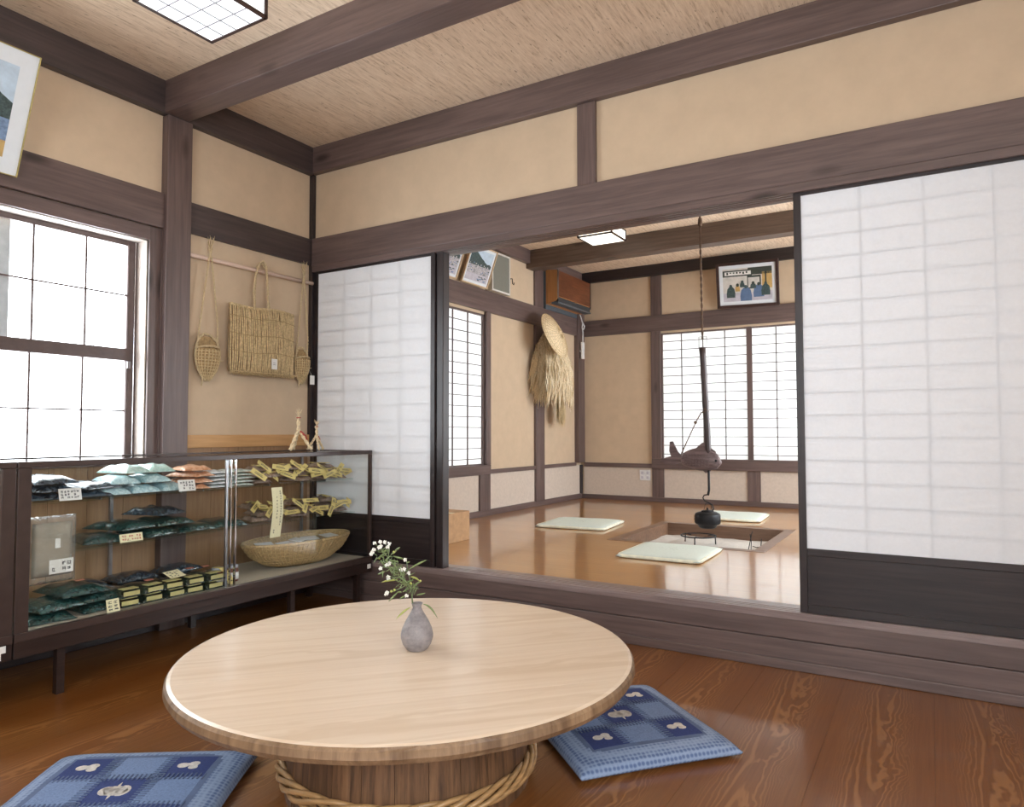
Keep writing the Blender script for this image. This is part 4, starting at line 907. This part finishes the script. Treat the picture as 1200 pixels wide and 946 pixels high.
def strawshoe(label, loc, w, h, face, tagz=None, flip=1):
    """slipper-shaped woven straw pouch hung by two twisted cords"""
    t = thing('straw_pouch', label, 'straw pouch', loc, 0, 'straw pouches'); hw = w/2; hh = h/2
    mb = MB(); prof_ = []
    vs = []; fs = []; nu, nv = 14, 12
    def sp(a, b):   # a across 0..1, b down 0..1
        y = -hw*math.cos(PI*a)*math.sin(PI*(.14+.86*b)*.98+.02)**.6; z = hh-2*hh*b; x = .045*math.sin(PI*a)*math.sin(PI*(.25+.72*b)); return (x+.004, y, z)
    for j in range(nv+1):
        for i in range(nu+1): vs.append(sp(i/nu, .28+.72*j/nv))
    for j in range(nv):
        for i in range(nu): fs.append((j*(nu+1)+i, j*(nu+1)+i+1, (j+1)*(nu+1)+i+1, (j+1)*(nu+1)+i))
    mb.add(vs, fs); bk = len(mb.v)
    mb.add([(.0, -hw*math.sin(PI*(.14+.86*j/12)*.98+.02)**.6, hh-2*hh*j/12) for j in range(13)]+[(.0, hw*math.sin(PI*(.14+.86*j/12)*.98+.02)**.6, hh-2*hh*j/12) for j in range(13)], [(j, j+1, 14+j, 13+j) for j in range(12)])
    mb.build('pouch', 'dark_straw', t, True)
    mb = MB(); rn = random.Random(3)
    for i in range(11): a = (i+.5)/11; mb.tube([Vector(sp(a, .30+.70*k/10))+Vector((.003, 0, 0)) for k in range(11)], .0028, 4)
    for j in range(10): b = .34+.62*j/9; mb.tube([Vector(sp(k/14, b))+Vector((.004 if (k+j) % 2 else .0005, 0, 0)) for k in range(15)], .0026, 4)
    o = mb.build('weave', 'straw', t, True); o['kind'] = 'stuff'
    mb = MB(); ed = [(.008, -hw*math.sin(PI*(.14+.86*k/12)*.98+.02)**.6, hh-2*hh*k/12) for k in range(13)]; ed2 = [(p[0], -p[1], p[2]) for p in ed]
    rope(mb, ed+ed2[::-1], .006, 40); rope(mb, [sp(k/12, .28-.05*math.sin(PI*k/12)) for k in range(13)], .006, 40); rope(mb, [(.004, -hw*.7, hh*.84), (.006, -hw*.3, hh*1.12), (.006, hw*.25, hh*1.08), (.004, hw*.7, hh*.84)], .0065, 40); mb.build('rim', 'rope', t, True)
    top = RDZ-loc[2]; dx = .05-loc[0]
    mb = MB()
    for s_ in (-1, 1): rope(mb, [(.006, s_*hw*.85, hh*.5), (.006+dx*.5, s_*hw*.75, hh+.06), (dx, s_*hw*.12, top-.005), (dx, -s_*hw*.15, top+.06)], .0048, 50)
    mb.build('cord', 'rope', t, True)
    mb = MB()
    for k in range(10): a = rn.uniform(-.035, .035); mb.tube([(dx, 0, top+.05), (dx+rn.uniform(-.012, .012), a*.6, top+.085), (dx+rn.uniform(-.01, .02), a, top+rn.uniform(.095, .125))], [.0025, .002, .001], 4)
    mb.tube([(.01, -hw*.4, -hh*.8), (.014, -hw*.5, -hh*1.25)], .0035, 5); mb.tube([(.03, hw*.6, -hh*.1), (.02, hw*1.25, -hh*.05)], .003, 5)
    o = mb.build('frayed_end', 'rope', t, True); o['kind'] = 'stuff'
    if tagz: mb = MB(); mb.box(.05, .051, hw*.55, hw*.55+.036, tagz-.055, tagz); mb.tube([(.03, hw*.4, tagz+.06), (.0505, hw*.55+.018, tagz-.006)], .0007, 4); mb.build('price_tag', 'white_card', t)
    return t
strawshoe('woven straw pouch on cords, left of the straw bag', (.03, -.765, 1.375), .145, .235, 1)
strawshoe('narrow woven straw pouch with a white tag, in the corner right of the straw bag', (.03, -.113, 1.385), .105, .21, 1, -.055)
# ---- framed pictures
def picture(name, label, loc, w, h, yaw_, lean, paint, frame=('photo_frame_wood', .012, .02), mat_w=.0, mat_m='mat_board', roll_=0):
    """local x across, z up, front faces -y; bottom edge at the origin, leaning forward at the top"""
    t = thing(name, label, 'picture', loc); fm, fw_, fd = frame
    t.matrix_world = Matrix.Translation(loc) @ Matrix.Rotation(yaw_, 4, 'Z') @ Matrix.Rotation(lean, 4, 'X') @ Matrix.Rotation(roll_, 4, 'Y')
    for nm, a in (('frame_side', (-w/2, -w/2+fw_, -fd, 0, 0, h)), ('frame_side', (w/2-fw_, w/2, -fd, 0, 0, h)), ('frame_side', (-w/2+fw_, w/2-fw_, -fd, 0, 0, fw_)), ('frame_side', (-w/2+fw_, w/2-fw_, -fd, 0, h-fw_, h))): B(*a).build(nm, fm, t, bevel=.0015)
    B(-w/2+fw_, w/2-fw_, -fd*.5, -fd*.1, fw_, h-fw_).build('mat_board', mat_m, t)
    mb = MB(); mats = paint(mb, w-2*fw_-2*mat_w, h-2*fw_-2*mat_w, fw_+mat_w, -fd*.5-.0006); mb.build('print', mats, t)
    return t
def quad(mb, x0, x1, z0, z1, y, mi): mb.add([(x0, y, z0), (x1, y, z0), (x1, y, z1), (x0, y, z1)], [(0, 1, 2, 3)], mi)
def paint_town(mb, w, h, z0, y):
    quad(mb, -w/2, w/2, z0, z0+h, y, 0)
    hill = [(-w/2, z0+.45*h)]+[(-w/2+w*k/10, z0+h*(.96, .97, .93, .88, .82, .76, .72, .66, .62, .64, .60)[k]) for k in range(11)]+[(w/2, z0+.4*h)]
    mb.poly([(a, y-.0005, b) for a, b in hill], 1); quad(mb, -w/2, w/2, z0+.22*h, z0+.50*h, y-.001, 2)
    rn = random.Random(3)
    for _ in range(46):
        a = rn.uniform(-w/2, w/2-.02); b = z0+h*rn.uniform(.24, .55); quad(mb, a, a+rn.uniform(.006, .02), b, b+rn.uniform(.005, .012), y-.0014, rn.choice((3, 1, 4, 5)))
    quad(mb, -w/2, w/2, z0, z0+.23*h, y-.0018, 3)
    for _ in range(10): a = rn.uniform(0, w/2-.04); b = z0+h*rn.uniform(.03, .18); quad(mb, a, a+.03, b, b+.008, y-.0021, rn.choice((1, 4)))
    return ['p_sky', 'p_hill', 'p_town', 'p_road', 'p_water', 'p_wall']
YW = R90*-1
# far left wall pictures face +X : rotate front (-y) to +x
picture('framed_photograph', 'tilted wood framed photograph of a hillside town, right one of the pair', (-.055, 1.895, 2.262), .40, .335, R90, .36, paint_town, mat_w=.022)
picture('framed_photograph', 'tilted wood framed photograph half hidden by the door lintel, left of the pair', (-.055, 1.425, 2.262), .40, .335, R90, .36, paint_town, mat_w=.022)
def paint_people(mb, w, h, z0, y):
    quad(mb, -w/2, w/2, z0, z0+h, y, 0)
    quad(mb, -w/2, w/2, z0, z0+.26*h, y-.0004, 1)
    quad(mb, w*.02, w/2, z0+.78*h, z0+h, y-.0006, 2); quad(mb, w*.30, w*.5, z0+.35*h, z0+.85*h, y-.0006, 3); quad(mb, w*.36, w*.39, z0+.3*h, z0+.9*h, y-.0008, 2)
    quad(mb, w*.0, w*.28, z0+.36*h, z0+.76*h, y-.0007, 2); quad(mb, w*.02, w*.25, z0+.40*h, z0+.70*h, y-.0009, 0)
    quad(mb, -w*.5, w*.10, z0+.76*h, z0+.95*h, y-.0008, 2); quad(mb, -w*.46, w*.08, z0+.80*h, z0+.91*h, y-.001, 6)
    rn = random.Random(2)
    for k in range(7):
        x = -w*.42+w*.066*k
        for _ in range(2): quad(mb, x, x+w*.035, z0+h*rn.uniform(.82, .88), z0+h*rn.uniform(.885, .90), y-.0012, 2)
    def ell(cx, cz, rx, rz, mi, yy): mb.poly([(cx+rx*math.cos(2*PI*k/14), yy, cz+rz*math.sin(2*PI*k/14)) for k in range(14)], mi)
    for i, (cx, cz, rx, rz, mi) in enumerate(((-.34, .30, .09, .18, 4), (-.20, .40, .05, .10, 3), (-.03, .22, .12, .22, 5), (.23, .30, .11, .20, 5), (.37, .32, .09, .18, 4), (.12, .45, .06, .08, 4), (-.10, .50, .05, .08, 4))):
        mb.poly([(cx*w+a*rx*w, y-.0012-.0002*i, z0+(cz+b*rz)*h) for a, b in ((-.95, -1), (.95, -1), (1.0, -.3), (.8, .5), (.35, .85), (-.35, .85), (-.8, .5), (-1, -.3))], mi); ell(cx*w, z0+(cz+rz*.95)*h, .030*w, .055*h, 2 if i % 2 else 4, y-.0013-.0002*i)
    return ['p_wall', 'p_road', 'p_dark', 'p_ochre', 'p_hill', 'p_blue', 'white_card']
picture('framed_photograph', 'dark framed group photograph tilted on the far back beam', (1.785, 4.09, 2.232), .60, .45, 0, .22, paint_people, ('dark_frame_wood', .028, .03), .035, roll_=math.radians(1.5))
def paint_scene(mb, w, h, z0, y):
    quad(mb, -w/2, w/2, z0, z0+h, y, 0)
    rn = random.Random(6)
    for k in range(9): a = rn.uniform(-w/2, w/2-.09); b = z0+h*rn.uniform(.70, .96); quad(mb, a, a+rn.uniform(.03, .09), b, b+.008, y-.0004, 1)
    pk = [(-w/2, z0+.3*h)]+[(-w/2+w*k/12, z0+h*(.55, .62, .7, .66, .58, .6, .68, .72, .64, .66, .74, .66, .60)[k]) for k in range(13)]+[(w/2, z0+.3*h)]
    mb.poly([(a, y-.0006, b) for a, b in pk], 2); quad(mb, -w/2, w/2, z0+.12*h, z0+.42*h, y-.0009, 3); quad(mb, -w/2, w/2, z0, z0+.18*h, y-.0012, 4)
    for k in range(12): a = rn.uniform(-w/2, w/2-.03); b = z0+h*rn.uniform(.18, .36); quad(mb, a, a+rn.uniform(.01, .03), b, b+.012, y-.0015, rn.choice((1, 4, 5)))
    return ['p_sky', 'p_cloud', 'p_hill', 'p_water', 'p_ochre', 'p_wall']
picture('framed_painting', 'landscape picture in a white mat leaning out above the grid window', (.035, -2.015, 2.065), .64, .500, R90, .37, paint_scene, ('gold_edge', .004, .016), .062)
# ---- speaker
t = thing('wall_speaker', 'flat square speaker with grey cloth on the far left beam', 'speaker', (-.098, 2.30, 2.257))
B(0, .07, -.15, .16, 0, .36).build('cabinet', 'speaker_body', t, bevel=.004); B(.07, .074, -.135, .145, .015, .345).build('grille', 'speaker_cloth', t)
for a in ((-.15, -.135, 0, .36), (.145, .16, 0, .36), (-.135, .145, 0, .015), (-.135, .145, .345, .36)): B(.07, .08, a[0], a[1], a[2], a[3]).build('trim', 'plaster_white', t)
t = thing('wall_hook', 'small dark hook on the plaster right of the speaker', 'hook', (-.10, 2.60, 2.42)); mb = MB(); mb.tube([(0, 0, .03), (.02, 0, .03), (.022, .004, -.02), (.035, .004, -.03), (.04, .004, -.01)], .004, 6); mb.build('hook', 'iron', t, True)
# ---- air conditioner
t = thing('air_conditioner', 'old wood-grained air conditioner high in the far corner', 'air conditioner', (-.098, 3.25, 2.285))
B(0, .035, 0, .80, -.028, .365).build('back_plate', 'slate_plastic', t, bevel=.004)
mb = MB(); mb.add([(.035, 0, .02), (.15, 0, .045), (.17, 0, .08), (.165, 0, .365), (.035, 0, .375)]+[(.035, .8, .02), (.15, .8, .045), (.17, .8, .08), (.165, .8, .365), (.035, .8, .375)], [(4, 3, 2, 1, 0), (5, 6, 7, 8, 9)]+[(k, (k+1) % 5, 5+(k+1) % 5, 5+k) for k in range(5)])
mb.build('housing', 'oak_panel', t)
B(.165, .176, .012, .785, .095, .36).build('front_panel', 'walnut_panel', t, bevel=.002)
B(.166, .180, 0, .012, .07, .37).build('trim', 'steel', t); B(.166, .178, .785, .80, .07, .37).build('trim', 'black_plastic', t)
B(.12, .172, .012, .788, .035, .088).build('outlet_slot', 'black_plastic', t, bevel=.003); B(.10, .178, 0, .8, .018, .036).build('bottom_trim', 'slate_plastic', t, bevel=.002)
for k in range(6): B(.1722, .174, .02, .78, .045+.007*k, .0468+.007*k).build('louvre', 'slate_plastic', t)
t = thing('remote_control', 'white remote control hanging on a white cord under the air conditioner', 'remote control', (-.02, 4.02, 1.80))
B(0, .022, -.028, .028, 0, .19).build('body', 'white_plastic', t, bevel=.004); mb = MB(); mb.tube([(.012, 0, .19), (.012, .005, .30), (.0, .01, .36), (.012, 0, .40), (.0, -.02, .47), (-.01, -.03, .50)], .006, 6); mb.tube([(.014, .01, .33), (.02, .03, .37), (.012, .0, .41)], .008, 6); mb.build('cord', 'white_plastic', t, True)
B(-.022, .0, -.012, .012, .08, .1).build('hook', 'white_plastic', t)
# ---- straw cape and sedge hat
t = thing('straw_cape', 'shaggy straw rain cape hanging on the far left wall post', 'straw cape', (-.065, 3.28, 1.985))
B(-.004, .11, -.012, .012, -.03, -.01).build('peg', 'dark_timber_x', t)
rn = random.Random(12)
def capeR(v): return .17+.22*min(1, v*2.6)**.7
mb = MB(); vs = []; fs = []
for j in range(9):
    v = j/8
    for i in range(13):
        a = -R90+PI*i/12; vs.append((.03+.14*math.cos(a)*(.5+.5*min(1, v*2)), capeR(v)*.85*math.sin(a), -.62*v))
for j in range(8):
    for i in range(12): fs.append((j*13+i, j*13+i+1, (j+1)*13+i+1, (j+1)*13+i))
mb.add(vs, fs); mb.build('mat', 'straw', t, True)
mb = MB()
def blade(mb, v, a, L, flare):
    r = capeR(v); x = .03+.15*math.cos(a)*(.5+.5*min(1, v*2)); y = r*.86*math.sin(a); z = -.62*v; fy = math.sin(a)*flare+rn.uniform(-.03, .03); fx = .02*math.cos(a)+rn.uniform(0, .02)
    p = [Vector((x, y, z)), Vector((x+fx, y+fy*.5, z-L*.5)), Vector((x+fx*.8, y+fy, z-L))]; w = rn.uniform(.004, .0105); mi = rn.choice((0, 0, 1, 2))
    d = Vector((0, w, 0)) if abs(math.sin(a)) < .8 else Vector((w, .0, 0))
    mb.add([p[0]-d, p[0]+d, p[1]+d*.9, p[1]-d*.9, p[2]+d*.2, p[2]-d*.2, p[0]+Vector((.002, 0, 0)), p[1]+Vector((.003, 0, 0)), p[2]], [(0, 1, 2, 3), (3, 2, 4, 5), (0, 3, 7, 6), (6, 7, 2, 1), (3, 5, 8, 7), (7, 8, 4, 2)], mi)
for _ in range(1700): v = rn.uniform(0, .90); blade(mb, v, rn.uniform(-1.5, 1.5), rn.uniform(.12, .24), rn.uniform(.0, .05))
for _ in range(90): blade(mb, rn.uniform(.15, .8), rn.choice((-1.5, 1.5))+rn.uniform(-.2, .2), rn.uniform(.15, .25), rn.uniform(.06, .12))
o = mb.build('straw_blades', ['pale_straw', 'straw', 'cape_straw'], t); o['kind'] = 'stuff'
mb = MB()
for _ in range(240):
    y0 = .06+rn.gauss(0, .025); L = rn.uniform(.28, .38); dy = rn.gauss(.06, .035); w = .004; x = .10+rn.uniform(-.03, .03); mb.add([(x, y0-w, -.60), (x, y0+w, -.60), (x+.01, y0+dy*.5+w, -.60-L*.5), (x+.01, y0+dy*.5-w, -.60-L*.5), (x, y0+dy, -.60-L), (x+.003, y0, -.6)], [(0, 1, 2, 3), (3, 2, 4), (0, 5, 1)])
o = mb.build('tassel', 'straw', t); o['kind'] = 'stuff'
t = thing('sedge_hat', 'round woven sedge hat hanging tilted over the straw cape', 'hat', (.155, 3.02, 1.935))
mb = MB(); mb.lathe([(.235, 0), (.232, .006), (.16, .035), (.08, .06), (.0, .072)], 48); mb.lathe([(.232, -.003), (.15, .025), (.0, .062)], 48)
mb.build('crown', 'pale_straw', t, True)
mb = MB()
for k in range(9): r = .225-.024*k; z = .008+.064*(1-(r/.235)**1.25); mb.tube([(r*math.cos(2*PI*q/40), r*math.sin(2*PI*q/40), z) for q in range(41)], .0022, 4)
for k in range(28):
    a = 2*PI*k/28; mb.tube([(.232*math.cos(a), .232*math.sin(a), .008), (.12*math.cos(a+.15), .12*math.sin(a+.15), .052), (.02*math.cos(a+.3), .02*math.sin(a+.3), .073)], .0016, 4)
o = mb.build('sedge_weave', 'straw', t, True); o['kind'] = 'stuff'
mb = MB(); mb.tube([(.235*math.cos(2*PI*q/48), .235*math.sin(2*PI*q/48), .0) for q in range(49)], .005, 6); mb.build('brim', 'straw', t, True)
nrm = Vector((.885, .05, .35)).normalized()
t.rotation_euler = nrm.to_track_quat('Z', 'Y').to_euler()
# ---- wall outlet, boxes
t = thing('wall_outlet', 'white wall outlet on the pale panel left of the far window', 'outlet', (.665, YB-.006, .515))
B(-.06, .06, -.008, 0, -.055, .055).build('plate', 'white_plastic', t, bevel=.002)
for a in (-.03, .03):
    for z in (-.025, .025): B(a-.012, a+.012, -.0095, -.008, z-.014, z+.014).build('socket', 'p_road', t)
t = thing('cardboard_box', 'small tan cardboard box on the far floor behind the left door', 'box', (.32, .745, F), 0)
B(-.26, .24, -.22, .20, 0, .20).build('carton', 'cardboard', t, bevel=.003); B(-.26, .24, -.02, .02, .2, .2012).build('tape', 'pale_yellow_card', t)
# ---- pale far cushions
def far_cushion(label, loc, rz, w=.53, d=.53):
    t = thing('floor_cushion', label, 'cushion', loc, rz, 'pale green floor cushions in the far room')
    mb = MB(); pillow(mb, w, d, .032, 20, 8, 0, .002, 4, None, 0, .4); mb.build('cover', 'cushion_pale', t, True)
    mb = MB(); q = w/2-.006; r = .04; pts = []
    for cx, cy, a0 in ((q-r, q-r, 0), (-q+r, q-r, 1), (-q+r, -q+r, 2), (q-r, -q+r, 3)):
        for k in range(5): a = a0*R90+R90*k/4; pts.append((cx+r*math.cos(a), cy*d/w+r*math.sin(a), .012))
    mb.tube(pts+[pts[0]], .011, 6); mb.build('piping', 'cushion_edge', t, True)
    mb = MB(); rn = random.Random(1)
    for k in range(26):
        a = rn.uniform(0, 6.28); rr_ = rn.uniform(.01, .11); x, y = rr_*math.cos(a), rr_*math.sin(a)*.7; mb.add([(x-.007, y, .0335), (x, y-.003, .0335), (x+.007, y, .0335), (x, y+.003, .0335)], [(0, 1, 2, 3)])
    mb.build('printed_motif', 'cushion_border_print', t); return t
simple('cushion_border_print', (.40, .46, .40), .8)
far_cushion('pale green floor cushion left of the sunken hearth', (.90, 2.03, F), .1, .56, .56)
far_cushion('pale green floor cushion in front of the sunken hearth, nearest the doorway', (1.955, 1.075, F), .02, .50, .54)
far_cushion('pale green floor cushion behind the hearth, beyond the kettle', (1.83, 3.13, F), .05, .54, .56)
# ---- hearth
t = thing('sunken_hearth', 'square sunken floor hearth with wooden frame and pale ash', 'hearth', (HX0, HY0, F))
WX, WY_, fb = HX1-HX0, HY1-HY0, .075
B(0, WX, 0, fb, -.10, .002).build('frame_board', 'hearth_timber', t, bevel=.002); B(0, WX, WY_-fb, WY_, -.10, .002).build('frame_board', 'hearth_timber', t, bevel=.002)
B(0, fb, fb, WY_-fb, -.10, .002).build('frame_board', 'hearth_timber', t, bevel=.002); B(WX-fb, WX, fb, WY_-fb, -.10, .002).build('frame_board', 'hearth_timber', t, bevel=.002)
mb = MB(); n = 24; rn = random.Random(5); vs = []
for j in range(n+1):
    for i in range(n+1):
        u = i/n; v = j/n; vs.append((fb+(WX-2*fb)*u, fb+(WY_-2*fb)*v, -.092+.006*math.sin(u*17+v*5)*math.sin(v*13)+rn.uniform(-.002, .002)+(.012 if (abs(u-.5) < .33 and abs(v-.5) < .33) else 0)))
mb.add(vs, [(j*(n+1)+i, j*(n+1)+i+1, (j+1)*(n+1)+i+1, (j+1)*(n+1)+i) for j in range(n) for i in range(n)]); o = mb.build('ash', 'ash', t, True); o['kind'] = 'stuff'
HZ = F-.085
t = thing('trivet', 'round black iron trivet standing in the hearth ash', 'trivet', (1.85, 2.03, HZ))
for r, z in ((.125, .07),):
    mb = MB(); mb.tube([(r*math.cos(2*PI*k/36), r*math.sin(2*PI*k/36), z) for k in range(37)], .005, 6); mb.build('ring', 'iron', t, True)
for k in range(3):
    a = 2*PI*k/3+.6; mb = MB(); mb.tube([(.125*math.cos(a), .125*math.sin(a), .07), (.13*math.cos(a), .13*math.sin(a), -.012)], .005, 6); mb.tube([(.125*math.cos(a), .125*math.sin(a), .072), (.07*math.cos(a), .07*math.sin(a), .068)], .004, 6); mb.build('leg', 'iron', t, True)
t = thing('ash_rake', 'thin iron fork standing upright in the hearth ash', 'fire tool', (2.235, 1.88, HZ-.005))
mb = MB(); mb.tube([(0, 0, 0), (.02, .02, .12), (.028, .02, .15)], .003, 5); mb.tube([(.02, 0, 0), (.022, .01, .08), (.012, .02, .13)], .003, 5); mb.tube([(.09, 0, 0), (.088, .0, .06), (.09, .01, .105)], .003, 5); mb.tube([(.03, .01, .05), (.06, .0, .045), (.09, 0, .05)], .0025, 5); mb.build('tines', 'iron', t, True)
# ---- pot hook
HXc, HYc = 1.915, 2.0
t = thing('pot_hook', 'hearth pot hook of rope, bamboo pole and carved wooden fish', 'pot hook', (HXc, HYc, .45)); zb = .45
mb = MB(); rope(mb, [(-.016, 0, 2.79-zb), (-.014, 0, 2.3-zb), (-.008, 0, 1.66-zb)], .008, 20); mb.build('ceiling_rope', 'dark_rope', t, True)
mb = MB(); mb.lathe([(.0, -.02), (.014, -.015), (.018, .0), (.014, .04), (0, .05)], 10, 0, Matrix.Translation((-.015, 0, 2.52-zb))); mb.build('knot', 'dark_rope', t, True)
mb = MB(); fr_ = [(-.035, 0, 1.60-zb), (-.035, 0, 1.68-zb), (.022, 0, 1.68-zb), (.022, 0, 1.60-zb)]; mb.tube(fr_+[fr_[0]], .0035, 6); mb.build('wire_bail', 'steel', t, True)
mb = MB(); P0, P1 = Vector((-.010, 0, 1.60-zb)), Vector((.026, 0, .80-zb)); pts = [P0.lerp(P1, k/16) for k in range(17)]; mb.tube(pts, [.0225 if k % 4 else .025 for k in range(17)], 12); mb.build('bamboo_pole', 'bamboo_tube', t, True)
mb = MB(); mb.tube([(.024, 0, .84-zb), (.026, 0, .56-zb), (.018, 0, .52-zb)], .009, 8); mb.build('inner_rod', 'iron', t, True)
# fish
mb = MB(); nx = 18; vs = []; prof_f = []
for i in range(nx+1):
    u = i/nx; x = -.17+.30*u
    hh = .022+.062*math.sin(PI*min(1, u*.94+.03))**.75*(1 if u < .6 else 1) if u > .02 else .018
    if u > .9: hh *= math.sqrt(max(.05, (1-u)/.1))
    zc = .006*math.sin(PI*u); wd = hh*.42
    for k in range(14):
        a = 2*PI*k/14; top_ = hh*1.12 if math.sin(a) > 0 else hh*.9; vs.append((x, wd*math.cos(a), zc+top_*math.sin(a)))
fs = [(i*14+k, i*14+(k+1) % 14, (i+1)*14+(k+1) % 14, (i+1)*14+k) for i in range(nx) for k in range(14)]+[tuple(range(14))[::-1], tuple(nx*14+k for k in range(14))]
mf_ = Matrix.Translation((-.01, 0, .765-zb)) @ Matrix.Rotation(math.radians(4), 4, 'Y')
mb.add(vs, fs, 0, mf_); fish = mb.build('fish', 'carved_wood', t, True)
mb = MB()
def plate(pts, th=.007):
    n = len(pts); a = [(x, -th, z) for x, z in pts]; b = [(x, th, z) for x, z in pts]; mb.add(a+b, [tuple(range(n))[::-1], tuple(range(n, 2*n))]+[(k, (k+1) % n, n+(k+1) % n, n+k) for k in range(n)], 0, mf_)
plate([(-.155, .022), (-.195, .055), (-.238, .130), (-.262, .125), (-.262, .055), (-.245, .018), (-.285, .005), (-.325, -.022), (-.285, -.048), (-.215, -.042), (-.155, -.020)]); mb.build('tail_fin', 'carved_wood', fish, bevel=.002)
mb = MB(); plate([(-.10, .055), (-.06, .095), (-.02, .135), (.0, .142), (.03, .115), (.085, .078), (.08, .055), (-.09, .05)], .006); mb.build('dorsal_fin', 'carved_wood', fish, bevel=.002)
mb = MB(); plate([(-.02, -.05), (.02, -.085), (.05, -.07), (.06, -.05)], .006); mb.build('belly_fin', 'carved_wood', fish, bevel=.002)
mb = MB()
for s_ in (-1, 1): mb.lathe([(0, -.006), (.009, -.002), (.009, .003), (0, .006)], 12, 0, mf_ @ Matrix.Translation((.095, s_*.026, .015)) @ Matrix.Rotation(R90, 4, 'X'))
mb.build('eye', 'iron', fish, True)
mb = MB()
for s_ in (-1, 1):
    for c in range(9):
        for r_ in range(5):
            x = -.13+.022*c; z = -.04+.02*r_+(.01 if c % 2 else 0); u = (x+.17)/.30; hh = .022+.062*math.sin(PI*min(1, u*.94+.03))**.75
            if abs(z)/hh > .85: continue
            y = hh*.42*math.sqrt(1-(z/(hh*1.05))**2); mb.tube([Vector((x-.008, s_*(y-.001), z+.007)), Vector((x, s_*(y+.0015), z)), Vector((x-.008, s_*(y-.001), z-.007))], .0016, 4, 0, mf_)
mb.build('scales', 'carved_wood', fish, True)
mb = MB(); rope(mb, [(-.185, 0, .80-zb), (-.06, -.01, 1.055-zb), (-.02, -.02, 1.12-zb), (.012, -.022, 1.13-zb)], .0045, 60); rope(mb, [(.0, -.022, 1.15-zb), (.02, -.022, 1.14-zb), (.03, 0, 1.13-zb), (.0, .022, 1.125-zb), (-.012, 0, 1.13-zb), (.0, -.022, 1.12-zb)], .006, 40); mb.lathe([(0, -.014), (.012, -.006), (.012, .006), (0, .014)], 8, 0, Matrix.Translation((-.065, -.01, 1.05-zb))); mb.build('balance_cord', 'dark_rope', t, True)
mb = MB(); S_ = [(.018, 0, .525-zb), (-.01, 0, .52-zb), (-.02, 0, .50-zb), (-.006, 0, .478-zb), (.02, 0, .468-zb), (.05, 0, .45-zb), (.058, 0, .425-zb), (.045, 0, .395-zb), (.02, 0, .385-zb), (.008, 0, .40-zb)]
mb.tube(S_, .005, 6); mb.build('hook', 'iron', t, True)
# ---- kettle
KZ = .238
t = thing('iron_kettle', 'small black iron kettle hanging from the pot hook over the hearth', 'kettle', (HXc+.012, HYc, KZ+.045))
mb = MB(); mb.lathe([(0, .0), (.050, .0), (.062, .008), (.068, .024), (.086, .032), (.092, .042), (.092, .092), (.086, .106), (.066, .116), (.046, .118), (.046, .122), (0, .124)], 40); mb.build('body', 'iron', t, True)
mb = MB(); mb.lathe([(.044, .122), (.040, .128), (.012, .132), (.006, .136), (.009, .144), (0, .148)], 24); mb.build('lid', 'iron', t, True)
mb = MB(); mb.tube([(-.02, .075, .07), (-.03, .105, .082), (-.034, .115, .10)], [.014, .010, .008], 10); mb.build('spout', 'iron', t, True)
mb = MB(); mb.tube([(-.055, 0, .096), (-.058, 0, .13), (-.035, 0, .175), (0, 0, .188), (.035, 0, .175), (.058, 0, .13), (.055, 0, .096)], .0035, 6)
mb.v = [(x*.25+0.004, x*1.0, z) for x, y, z in mb.v]; mb.build('bail_handle', 'iron', t, True)
# ---- ceiling lamps
def lamp(label, x0, y0, zb_, ztop, s_, mat):
    t = thing('ceiling_lamp', label, 'lamp', (x0+s_/2, y0+s_/2, zb_)); h = .1; q = s_/2; e = .013
    for sx in (-1, 1):
        for sy in (-1, 1): B(sx*q-e/2, sx*q+e/2, sy*q-e/2, sy*q+e/2, 0, h).build('frame_bar', 'dark_frame_wood', t)
    for z in (0, h-e):
        for s2 in (-1, 1): B(-q, q, s2*q-e/2, s2*q+e/2, z, z+e).build('frame_bar', 'dark_frame_wood', t); B(s2*q-e/2, s2*q+e/2, -q, q, z, z+e).build('frame_bar', 'dark_frame_wood', t)
    B(-q+.003, q-.003, -q+.003, q-.003, .004, .006).build('diffuser', mat, t)
    for s2 in (-1, 1): B(-q+.004, q-.004, s2*(q-.002)-.001, s2*(q-.002)+.001, .008, h-.008).build('side_panel', mat, t); B(s2*(q-.002)-.001, s2*(q-.002)+.001, -q+.004, q-.004, .008, h-.008).build('side_panel', mat, t)
    B(-q, q, -q, q, h, h+.004).build('top_plate', 'dark_frame_wood', t); B(-.07, .07, -.07, .07, h, ztop-zb_).build('ceiling_mount', 'dark_frame_wood', t)
    for k in (-1, 0, 1) if mat == 'lamp_paper_near' else ():
        o = B(-q, q, k*s_*.25-.002, k*s_*.25+.002, .001, .0035).build('muntin', 'muntin_lit', t); B(k*s_*.25-.002, k*s_*.25+.002, -q, q, .001, .0035).build('muntin', 'muntin_lit', t)
    return t
simple('muntin_lit', (.30, .30, .33), .6)
lamp('square paper ceiling lamp at the top edge over the near room', .765, -1.625, 2.63, CH, .335, 'lamp_paper_near')
lamp('square paper ceiling lamp glowing over the far room', .76, 2.30, 2.65, CH+.02, .31, 'lamp_paper')
